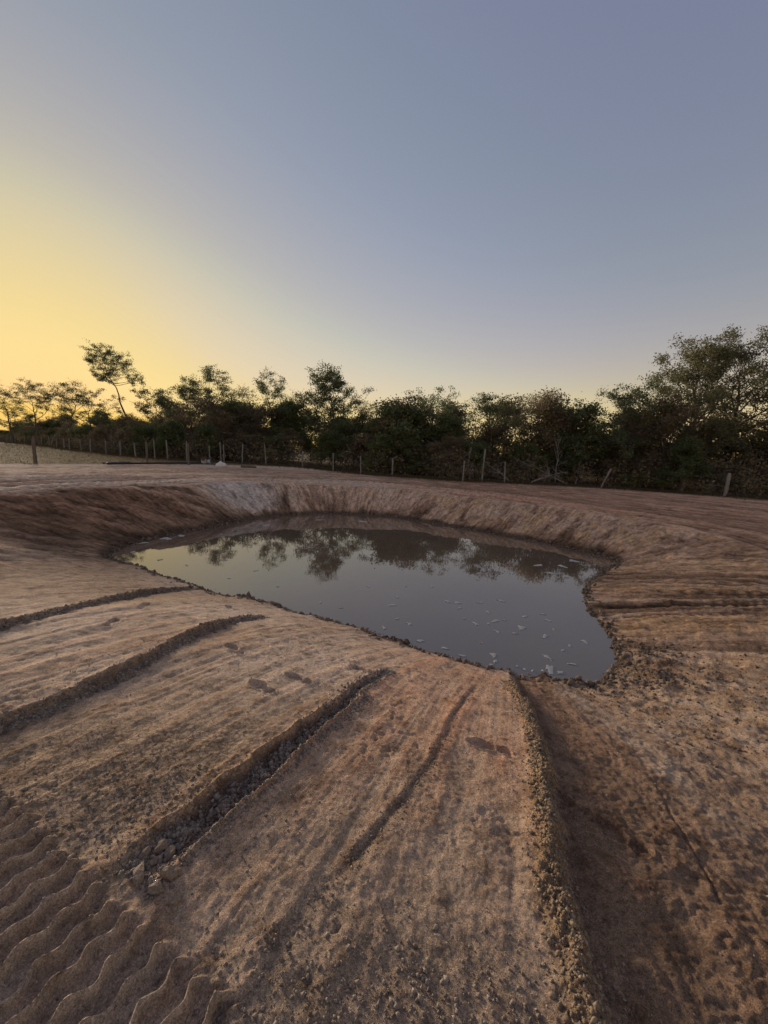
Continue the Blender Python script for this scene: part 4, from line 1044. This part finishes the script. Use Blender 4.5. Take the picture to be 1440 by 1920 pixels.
# undergrowth: one mass of leaves and stems along the foot of the wood
def undergrowth():
    V = []; Fq = []; b = 0; rg = np.random.default_rng(21); stems = []
    cs = []
    s = 15.0
    for _ in range(2600):
        s = rg.uniform(15, FL_LEN - 40); p, nv = fence_at(s)
        off = 1.2 + abs(rg.normal()) * 5.5
        q = p + nv * off
        hz = rg.uniform(0.1, 1.0) ** 0.8 * (1.0 + 0.30 * min(off, 8))
        z0 = gz(q[0], q[1])
        cs.append((q[0], q[1], z0 + hz, rg.uniform(0.35, 0.75)))
        if rg.uniform() < 0.5:
            d = np.array([rg.normal() * .3, rg.normal() * .3, 1.0]); L = hz + rg.uniform(0.3, 1.6)
            stems.append((branch(rg, np.array([q[0], q[1], z0 - 0.05]), d, L, 4, 0.1, 0.12), np.linspace(0.022, 0.006, 5)))
    cs = np.array(cs)
    C = np.repeat(cs[:, :3], 40, 0) + rg.normal(size=(len(cs) * 40, 3)) * np.repeat(cs[:, 3], 40)[:, None] * np.array([0.8, 0.8, 0.6])
    C[:, 2] = np.maximum(C[:, 2], np.repeat([gz(a, b_) for a, b_ in cs[:, :2]], 40) + 0.03)
    v, fq = leaf_quads(C, rg, 0.22, 0.12)
    o = link('undergrowth', mesh_from('undergrowth', v, fq, M['leaf_brown'])); tag(o, 'tangled dark undergrowth along the foot of the wood', 'undergrowth', kind='stuff')
    v, fq = tubes(stems, lambda r: 4)
    o = link('undergrowth_stems', mesh_from('undergrowth_stems', v, fq, M['bark'])); tag(o, 'thin woody stems rising through the undergrowth of the wood', 'stems', kind='stuff')
undergrowth()

# saw palmettos: every fan leaf a part
def frond_mesh(seed):
    rg = np.random.default_rng(seed); V = []; Fc = []
    P = branch(rg, np.zeros(3), np.array([0.35, 0, 1.0]), 0.75, 4, -0.25, 0.03)
    for i, p in enumerate(P):
        w = 0.012
        V += [(p[0], p[1] - w, p[2]), (p[0], p[1] + w, p[2]), (p[0] - 0.012, p[1], p[2] + 0.008)]
    for i in range(4):
        a = i * 3
        Fc += [(a, a + 1, a + 4, a + 3), (a + 1, a + 2, a + 5, a + 4), (a + 2, a, a + 3, a + 5)]
    tip = P[-1]; n = 17
    for k in range(n):
        an = math.radians(-125 + 250 * k / (n - 1)); L = 0.52 * (0.75 + 0.25 * math.cos(an * 0.6)) * rg.uniform(0.85, 1.1)
        d = np.array([math.cos(an) * 0.85, math.sin(an), math.cos(an) * 0.25 - 0.05 + rg.normal() * 0.05]); d /= np.linalg.norm(d)
        sd = np.cross(d, (0.2, 0, 1)); sd /= np.linalg.norm(sd)
        b = len(V)
        m_ = tip + d * L * 0.55 + np.array([0, 0, 0.02]); e = tip + d * L + np.array([0, 0, -0.06 * rg.uniform(0, 1.6)])
        V += [tuple(tip), tuple(m_ + sd * 0.022), tuple(e), tuple(m_ - sd * 0.022)]
        Fc += [(b, b + 1, b + 2), (b, b + 2, b + 3)]
    return mesh_from('frond', V, Fc, M['palm'])
FRONDS = [frond_mesh(s) for s in range(4)]
PALMS = [(3.3, 30.6, 1.35, 'saw palmetto with spread fans right of the wire fence dip, behind the mid fence posts'), (1.9, 31.4, 1.15, 'smaller saw palmetto at the left of the mid palmetto'), (18.0, 28.0, 1.25, 'saw palmetto with drooping fans beside the leaning post'),
         (19.6, 27.3, 1.1, 'low saw palmetto right of the drooping one, at the edge of the bare ground'), (23.6, 27.0, 1.2, 'pale green saw palmetto left of the thick mossy post'), (25.6, 25.2, 1.0, 'low saw palmetto right of the thick mossy post'), (28.6, 26.5, 1.15, 'saw palmetto at the right edge under the great oak')]
for i, (x, y, sc, lab) in enumerate(PALMS):
    t = thing('saw_palmetto', lab, 'palmetto', (x, y, gz(x, y)), i * 1.3, 'saw palmettos along the fence')
    for k in range(15):
        f = link('frond', FRONDS[k % 4], t); f.rotation_euler = (rw.uniform(-.25, .25), rw.uniform(-.1, .55), k * 2.399 + rw.uniform(-.3, .3))
        q = sc * rw.uniform(0.75, 1.1); f.scale = (q, q, q)

# dead branches and pale saplings
def dead_wood(name, label, x, y, seed, L, d, n1=9):
    rg = np.random.default_rng(seed); paths = []
    b = branch(rg, np.array([0, 0, 0.06]), np.array(d, float), L, 8, 0.02, 0.12); paths.append((b, np.linspace(0.045, 0.012, 9)))
    for i in range(n1):
        k = int(rg.integers(1, 8)); b2 = branch(rg, b[k], (b[k] - b[k - 1]) / np.linalg.norm(b[k] - b[k - 1]) * 0.7 + rg.normal(size=3) * 0.6 + np.array([0, 0, 0.25]), L * rg.uniform(0.2, 0.45), 5, 0.0, 0.16)
        paths.append((b2, np.linspace(0.022, 0.005, 6)))
        for m in range(3):
            k2 = int(rg.integers(1, 5)); paths.append((branch(rg, b2[k2], rg.normal(size=3) + np.array([0, 0, 0.3]), L * rg.uniform(0.06, 0.18), 3, 0, 0.2), np.linspace(0.010, 0.004, 4)))
    for P, R in paths: P[:, 2] = np.maximum(P[:, 2], 0.02)
    v, fq = tubes(paths, lambda r: 6 if r > 0.03 else 4)
    o = link(name, mesh_from(name, v, fq, M['deadwood'], smooth=True), loc=(x, y, gz(x, y))); tag(o, label, 'branch')
dead_wood('fallen_branch', 'long pale arched dead branch right of the tall pole', 13.6, 28.9, 1, 3.6, (-1, 0.1, 0.42), 11)
dead_wood('fallen_branch', 'grey forked dead branch against the fence post right of the tall pole', 9.4, 29.2, 2, 2.4, (-0.5, 0.2, 0.5))
dead_wood('fallen_branch', 'tangle of pale dead twigs left of the tall pole', 6.3, 29.0, 3, 2.6, (-0.3, 0.1, 0.9), 13)
dead_wood('fallen_branch', 'low grey dead branch lying between tall pole and heap of branches', 10.8, 28.6, 4, 2.8, (1, 0.2, 0.25), 10)
dead_wood('dead_sapling', 'thin upright bare sapling above the heap of dead branches', 13.2, 30.0, 5, 3.4, (0.02, 0, 1), 8)
dead_wood('dead_sapling', 'crooked pale sapling left of the leaning post', 14.6, 29.6, 6, 3.6, (0.1, 0, 1), 6)
dead_wood('dead_sapling', 'pale bare sapling right of the mid palmetto', 4.6, 30.8, 7, 3.0, (-0.05, 0, 1), 6)

# stumps at the right
def stump(label, x, y, r0, h, lean):
    rg = np.random.default_rng(int(x * 10)); P = np.array([[lean * t, 0, h * t - 0.1 * (t == 0)] for t in np.linspace(0, 1, 5)])
    v, fq = tubes([(P, r0 * np.array([1.35, 1.05, 1, 0.95, 0.9]))], lambda r: 9)
    v = v + rg.normal(size=v.shape) * 0.008
    fcs = [tuple(int(a) for a in q) for q in fq] + [tuple(range(len(v) - 9, len(v)))]
    tag(link('tree_stump', mesh_from('tree_stump', v, fcs, M['deadwood']), loc=(x, y, gz(x, y))), label, 'stump')
stump('short pale stump left of the thick mossy post', 22.6, 26.9, 0.10, 0.62, 0.05)
stump('taller weathered stump behind the palmettos, left of the short stump', 20.9, 27.2, 0.11, 1.05, 0.12)

# ------------------------------------------------------------------ fence
M['post'] = mat_simple('weathered_post', (0.17, 0.15, 0.12), (0.33, 0.30, 0.25), 0.9, 12.0, 0.6, 0.2, 6, (1, 1, 0.2))
M['post_dark'] = mat_simple('dark_post', (0.10, 0.075, 0.055), (0.19, 0.15, 0.115), 0.9, 12.0, 0.6, 0.2, 6, (1, 1, 0.2))
M['wire'] = mat_simple('rusty_wire', (0.10, 0.085, 0.07), (0.18, 0.15, 0.12), 0.6, 20.0)
def post_mesh(seed, mat, r0=0.055):
    rg = np.random.default_rng(seed); n = 9; k = 9
    t = np.array([-0.2, 0.0, 0.12, 0.3, 0.5, 0.7, 0.88, 0.985, 1.0])
    bx = np.cumsum(rg.normal(size=n)) * 0.006; by = np.cumsum(rg.normal(size=n)) * 0.006
    P = np.stack([bx, by, t], 1); R = r0 * np.array([1.05, 1.05, 1.0, 1.0, 0.97, 0.95, 0.93, 0.90, 0.74]) * (1 + rg.normal(size=n) * 0.03)
    v, fq = tubes([(P, R)], lambda r: k)
    v[:, :2] += rg.normal(size=(len(v), 2)) * 0.003
    return mesh_from('post', v, [tuple(int(a) for a in q) for q in fq] + [tuple(range(len(v) - k, len(v)))], mat, smooth=False)
PM = [post_mesh(s, M['post']) for s in range(5)]
FPOSTS = [(-84.8, 86.9, 1.6), (-76, 79.8, 1.5), (-67.6, 72.8, 1.5), (-61.5, 67.8, 1.4), (-56.3, 63.6, 1.4), (-50.5, 58.3, 1.4), (-45.0, 53.1, 1.35), (-41, 49.5, 1.4), (-37.7, 46.3, 1.39), (-34.3, 43.7, 1.35), (-31.4, 41.3, 1.42), (-27.9, 38.7, 1.36),
          (-25.1, 36.7, 1.36), (-22.6, 35.0, 1.32), (-19.9, 33.4, 1.66), (-18.9, 33.6, 1.68), (-16.75, 32.6, 1.68), (-14.9, 32.8, 1.42), (-14.2, 33.4, 1.78), (-13.75, 33.0, 1.54), (-12.45, 33.6, 1.75), (-10.25, 33.2, 1.82), (-7.2, 33.6, 1.32),
          (-4.19, 30.9, 1.4), (-1.84, 28.75, 1.33), (0.49, 28.3, 1.31), (5.4, 26.85, 1.44), (7.12, 28.4, 2.32), (8.61, 27.9, 1.5), (15.1, 27.0, 1.46), (21.1, 23.9, 1.45), (27.2, 20.7, 1.4), (33.5, 17.3, 1.4)]
fence = thing('wire_fence', 'wire fence on weathered wooden posts along the edge of the wood', 'fence', (0.0, 28.3, 0.0))
tops = []
for i, (x, y, h) in enumerate(FPOSTS):
    z = gz(x, y); p = link('post', PM[i % 5], fence); p.location = (x, y - 28.3, z); fat = rw.uniform(0.75, 1.15)
    if abs(x - 15.1) < 0.1:
        p.rotation_euler = (0.05, math.radians(22), 0); tag(p, 'post leaning over to the right')
    elif abs(x - 7.12) < 0.1:
        fat = 1.25; tag(p, 'taller thick pale pole'); p.rotation_euler = (0, 0.03, 0)
    elif abs(x - 21.1) < 0.1:
        fat = 1.75; tag(p, 'thick mossy pale post'); p.rotation_euler = (0, 0.05, 1.0)
    else:
        p.rotation_euler = (rw.uniform(-.04, .04), rw.uniform(-.05, .05), rw.uniform(0, 6.28))
    p.scale = (fat, fat, h)
    tops.append((x, y - 28.3, z))
for hgt in (0.2, 0.45, 0.7, 0.95, 1.2):
    pts = []
    for a, b in zip(tops[:-1], tops[1:]):
        for t in (0, 0.33, 0.67):
            pts.append((a[0] + (b[0] - a[0]) * t, a[1] + (b[1] - a[1]) * t - 0.06, a[2] + (b[2] - a[2]) * t + hgt - 0.035 * math.sin(math.pi * t)))
    pts.append((tops[-1][0], tops[-1][1] - 0.06, tops[-1][2] + hgt))
    v, fq = tubes([(np.array(pts), np.full(len(pts), 0.0035))], lambda r: 4)
    link('wire', mesh_from('wire', v, fq, M['wire']), fence)
PD = [post_mesh(40 + s, M['post_dark'], 0.075) for s in range(2)]
for (x, y, h, fat, lab) in ((-19.56, 21.59, 1.43, 1.15, 'thick dark wooden post standing alone in front of the dry grass at far left'), (-16.49, 26.75, 1.51, 0.95, 'brown wooden post behind the middle of the long black pipe'), (-14.29, 28.05, 1.51, 0.95, 'brown wooden post just left of the pump')):
    o = link('wooden_post', PD[int(fat * 10) % 2], loc=(x, y, gz(x, y))); o.scale = (fat, fat, h); o.rotation_euler = (0, -0.03, x)
    tag(o, lab, 'post', 'lone posts in front of the grass')

# ------------------------------------------------------------------ pump, pipes and sack
import bmesh
M['black_plastic'] = mat_simple('black_pipe', (0.018, 0.017, 0.016), (0.035, 0.032, 0.03), 0.5, 9.0)
M['pale_metal'] = mat_simple('pale_metal', (0.34, 0.32, 0.29), (0.50, 0.48, 0.44), 0.5, 9.0)
M['red_paint'] = mat_simple('dull_red_paint', (0.16, 0.045, 0.03), (0.24, 0.08, 0.05), 0.5, 9.0)
M['dark_metal'] = mat_simple('dark_metal', (0.05, 0.047, 0.043), (0.10, 0.09, 0.08), 0.5, 9.0)
M['sackcloth'] = mat_simple('white_sack', (0.52, 0.49, 0.45), (0.74, 0.72, 0.68), 0.8, 7.0, 0.6)
def box(name, c, s, mat, parent, bev=0.02, rz=0):
    bm = bmesh.new(); bmesh.ops.create_cube(bm, size=1.0)
    for v in bm.verts: v.co = Vector((v.co.x * s[0], v.co.y * s[1], v.co.z * s[2]))
    bmesh.ops.bevel(bm, geom=list(bm.edges), offset=bev, segments=2, affect='EDGES')
    me = bpy.data.meshes.new(name); bm.to_mesh(me); bm.free(); me.materials.append(mat)
    o = link(name, me, parent, c); o.rotation_euler[2] = rz; return o
def rod(name, paths, mat, parent=None, sides=10, loc=None):
    v, fq = tubes([(np.array(p, float), np.full(len(p), r) if np.isscalar(r) else np.array(r)) for p, r in paths], lambda r: sides)
    fcs = [tuple(int(a) for a in q) for q in fq]; b = 0
    for p, _ in paths:
        fcs.append(tuple(range(b + sides - 1, b - 1, -1))); e = b + (len(p) - 1) * sides; fcs.append(tuple(range(e, e + sides))); b = e + sides
    return link(name, mesh_from(name, v, fcs, mat, smooth=False), parent, loc)
px_, py_ = -13.9, 30.0; pz_ = gz(px_, py_)
pump = thing('water_pump', 'small engine-driven water pump standing at the end of the long black pipe', 'pump', (px_, py_, pz_), 0.2)
rod('frame', [([(-.45, -.25, .03), (.45, -.25, .03)], .02), ([(-.45, .25, .03), (.45, .25, .03)], .02), ([(-.45, -.25, .03), (-.45, -.25, .5), (.45, -.25, .5), (.45, -.25, .03)], .02), ([(-.45, .25, .03), (-.45, .25, .5), (.45, .25, .5), (.45, .25, .03)], .02), ([(-.45, -.25, .03), (-.45, .25, .03)], .02), ([(.45, -.25, .03), (.45, .25, .03)], .02)], M['dark_metal'], pump, 8)
box('engine', (-.15, 0, .25), (.36, .34, .32), M['pale_metal'], pump, .03)
tank = box('fuel_tank', (-.15, 0, .46), (.38, .30, .12), M['red_paint'], pump, .04); rod('filler_cap', [([(0, 0, .05), (0, 0, .09)], .035)], M['dark_metal'], tank)
rod('pump_housing', [([(.08, 0, .22), (.14, 0, .22), (.30, 0, .22), (.34, 0, .22)], [.12, .17, .17, .13])], M['pale_metal'], pump, 14)
rod('outlet', [([(.22, 0, .36), (.22, 0, .50)], .05)], M['dark_metal'], pump)
rod('inlet', [([(.32, 0, .22), (.44, 0, .22)], .055)], M['dark_metal'], pump)
box('muffler', (-.15, -.24, .36), (.22, .10, .12), M['dark_metal'], pump, .02)
def ground_path(pts, r, lift=0.0):
    P = smooth_poly(pts, 6); return [(a, b, gz(a, b) + r + lift + 0.05) for a, b in P]
pipe = rod('black_pipe', [(ground_path([(-16.75, 23.3), (-16.3, 24.6), (-15.7, 26.2), (-15.0, 28.1), (-14.45, 29.5), (-14.2, 29.85)], .065), .065)], M['black_plastic']); tag(pipe, 'long black pipe lying on the sand from the pump towards the left', 'pipe')
pipe2 = rod('black_pipe', [(ground_path([(-16.95, 23.2), (-17.0, 24.3), (-16.95, 25.6)], .05, 0.03), .05)], M['black_plastic']); tag(pipe2, 'short black pipe end folded back beside the long pipe', 'pipe')
h0 = ground_path([(-13.2, 29.5), (-12.7, 28.9), (-12.2, 28.2), (-11.9, 27.9)], .04)
hose = rod('hose', [([(-13.55, 29.95, pz_ + .30), (-13.4, 29.75, pz_ + .26)] + h0, .04)], M['black_plastic']); tag(hose, 'dark hose sagging from the pump to the white sack', 'hose')
def lumpy(name, loc, s, mat, seed, label, cat):
    rg = np.random.default_rng(seed); bm = bmesh.new(); bmesh.ops.create_icosphere(bm, subdivisions=3, radius=1.0)
    V = np.array([v.co[:] for v in bm.verts]); off = rg.uniform(0, 50)
    k = 1 + 0.22 * vnoise(V[:, 0] * 1.6 + off, V[:, 1] * 1.6 + V[:, 2] * 1.3, seed) + 0.07 * vnoise(V[:, 0] * 5 + off, V[:, 1] * 5 + V[:, 2] * 4, seed + 1)
    V = V * k[:, None]; V[:, 2] = np.maximum(V[:, 2], -0.6)
    for v, q in zip(bm.verts, V): v.co = Vector((q[0] * s[0], q[1] * s[1], (q[2] + 0.6) * s[2]))
    me = bpy.data.meshes.new(name); bm.to_mesh(me); bm.free(); me.materials.append(mat)
    me.polygons.foreach_set('use_smooth', np.ones(len(me.polygons), bool))
    tag(link(name, me, loc=loc), label, cat)
lumpy('white_sack', (-11.75, 27.7, gz(-11.75, 27.7)), (.36, .26, .25), M['sackcloth'], 3, 'crumpled white sack on the ground at the end of the hose', 'sack')
rod_log = rod('log', [([(-10.7, 28.6, gz(-10.5, 28.6) + .09), (-10.2, 28.7, gz(-10.2, 28.7) + .10), (-9.6, 28.75, gz(-9.6, 28.7) + .08)], [.09, .10, .07])], M['post_dark']); tag(rod_log, 'short brown log lying right of the white sack', 'log')

# ------------------------------------------------------------------ dry grass and verge weeds
M['straw'] = mat_leaf('straw', (0.14, 0.10, 0.042), (0.175, 0.125, 0.053), (0.205, 0.15, 0.065), 0.1)
M['weed'] = mat_leaf('dry_weeds', (0.10, 0.075, 0.04), (0.17, 0.12, 0.065), (0.09, 0.09, 0.04), 0.25)
def blades(name, X, Y, h, w, mat, label):
    rg = np.random.default_rng(5); n = len(X)
    Z = base_height(X.astype(f32), Y.astype(f32)) + 0.02
    a = rg.uniform(0, 6.28, n); hh = h * rg.uniform(0.5, 1.4, n); ww = w * rg.uniform(0.6, 1.3, n); lx = rg.normal(size=n) * 0.5 * hh; ly = rg.normal(size=n) * 0.5 * hh
    V = np.stack([np.stack([X - np.cos(a) * ww, Y - np.sin(a) * ww, Z], 1), np.stack([X + np.cos(a) * ww, Y + np.sin(a) * ww, Z], 1), np.stack([X + lx, Y + ly, Z + hh], 1)], 1).reshape(-1, 3)
    tag(link(name, mesh_from(name, V, np.arange(n * 3).reshape(-1, 3), mat)), label, 'grass', kind='stuff')
gx = rng.uniform(-75, -8, 90000); gy = rng.uniform(14, 80, 90000)
_, gs, _, _ = poly_field(gx.astype(f32), gy.astype(f32), GRASS_EDGE); _, fs_, _, _ = poly_field(gx.astype(f32), gy.astype(f32), FENCE_LINE)
keep = (gs < -0.1) & (fs_ > 0.0)
blades('dry_grass', gx[keep], gy[keep], 0.07, 0.02, M['straw'], 'short yellow dry grass in the field at the left')
ss_ = rng.uniform(40, FL_LEN - 45, 30000); pts = np.array([(lambda pv: pv[0] - pv[1] * o_)(fence_at(s_)) for s_, o_ in zip(ss_, rng.normal(-0.3, 0.8, 30000))])
blades('verge_weeds', pts[:, 0], pts[:, 1], 0.16, 0.018, M['weed'], 'straggling dry weeds along the foot of the fence')
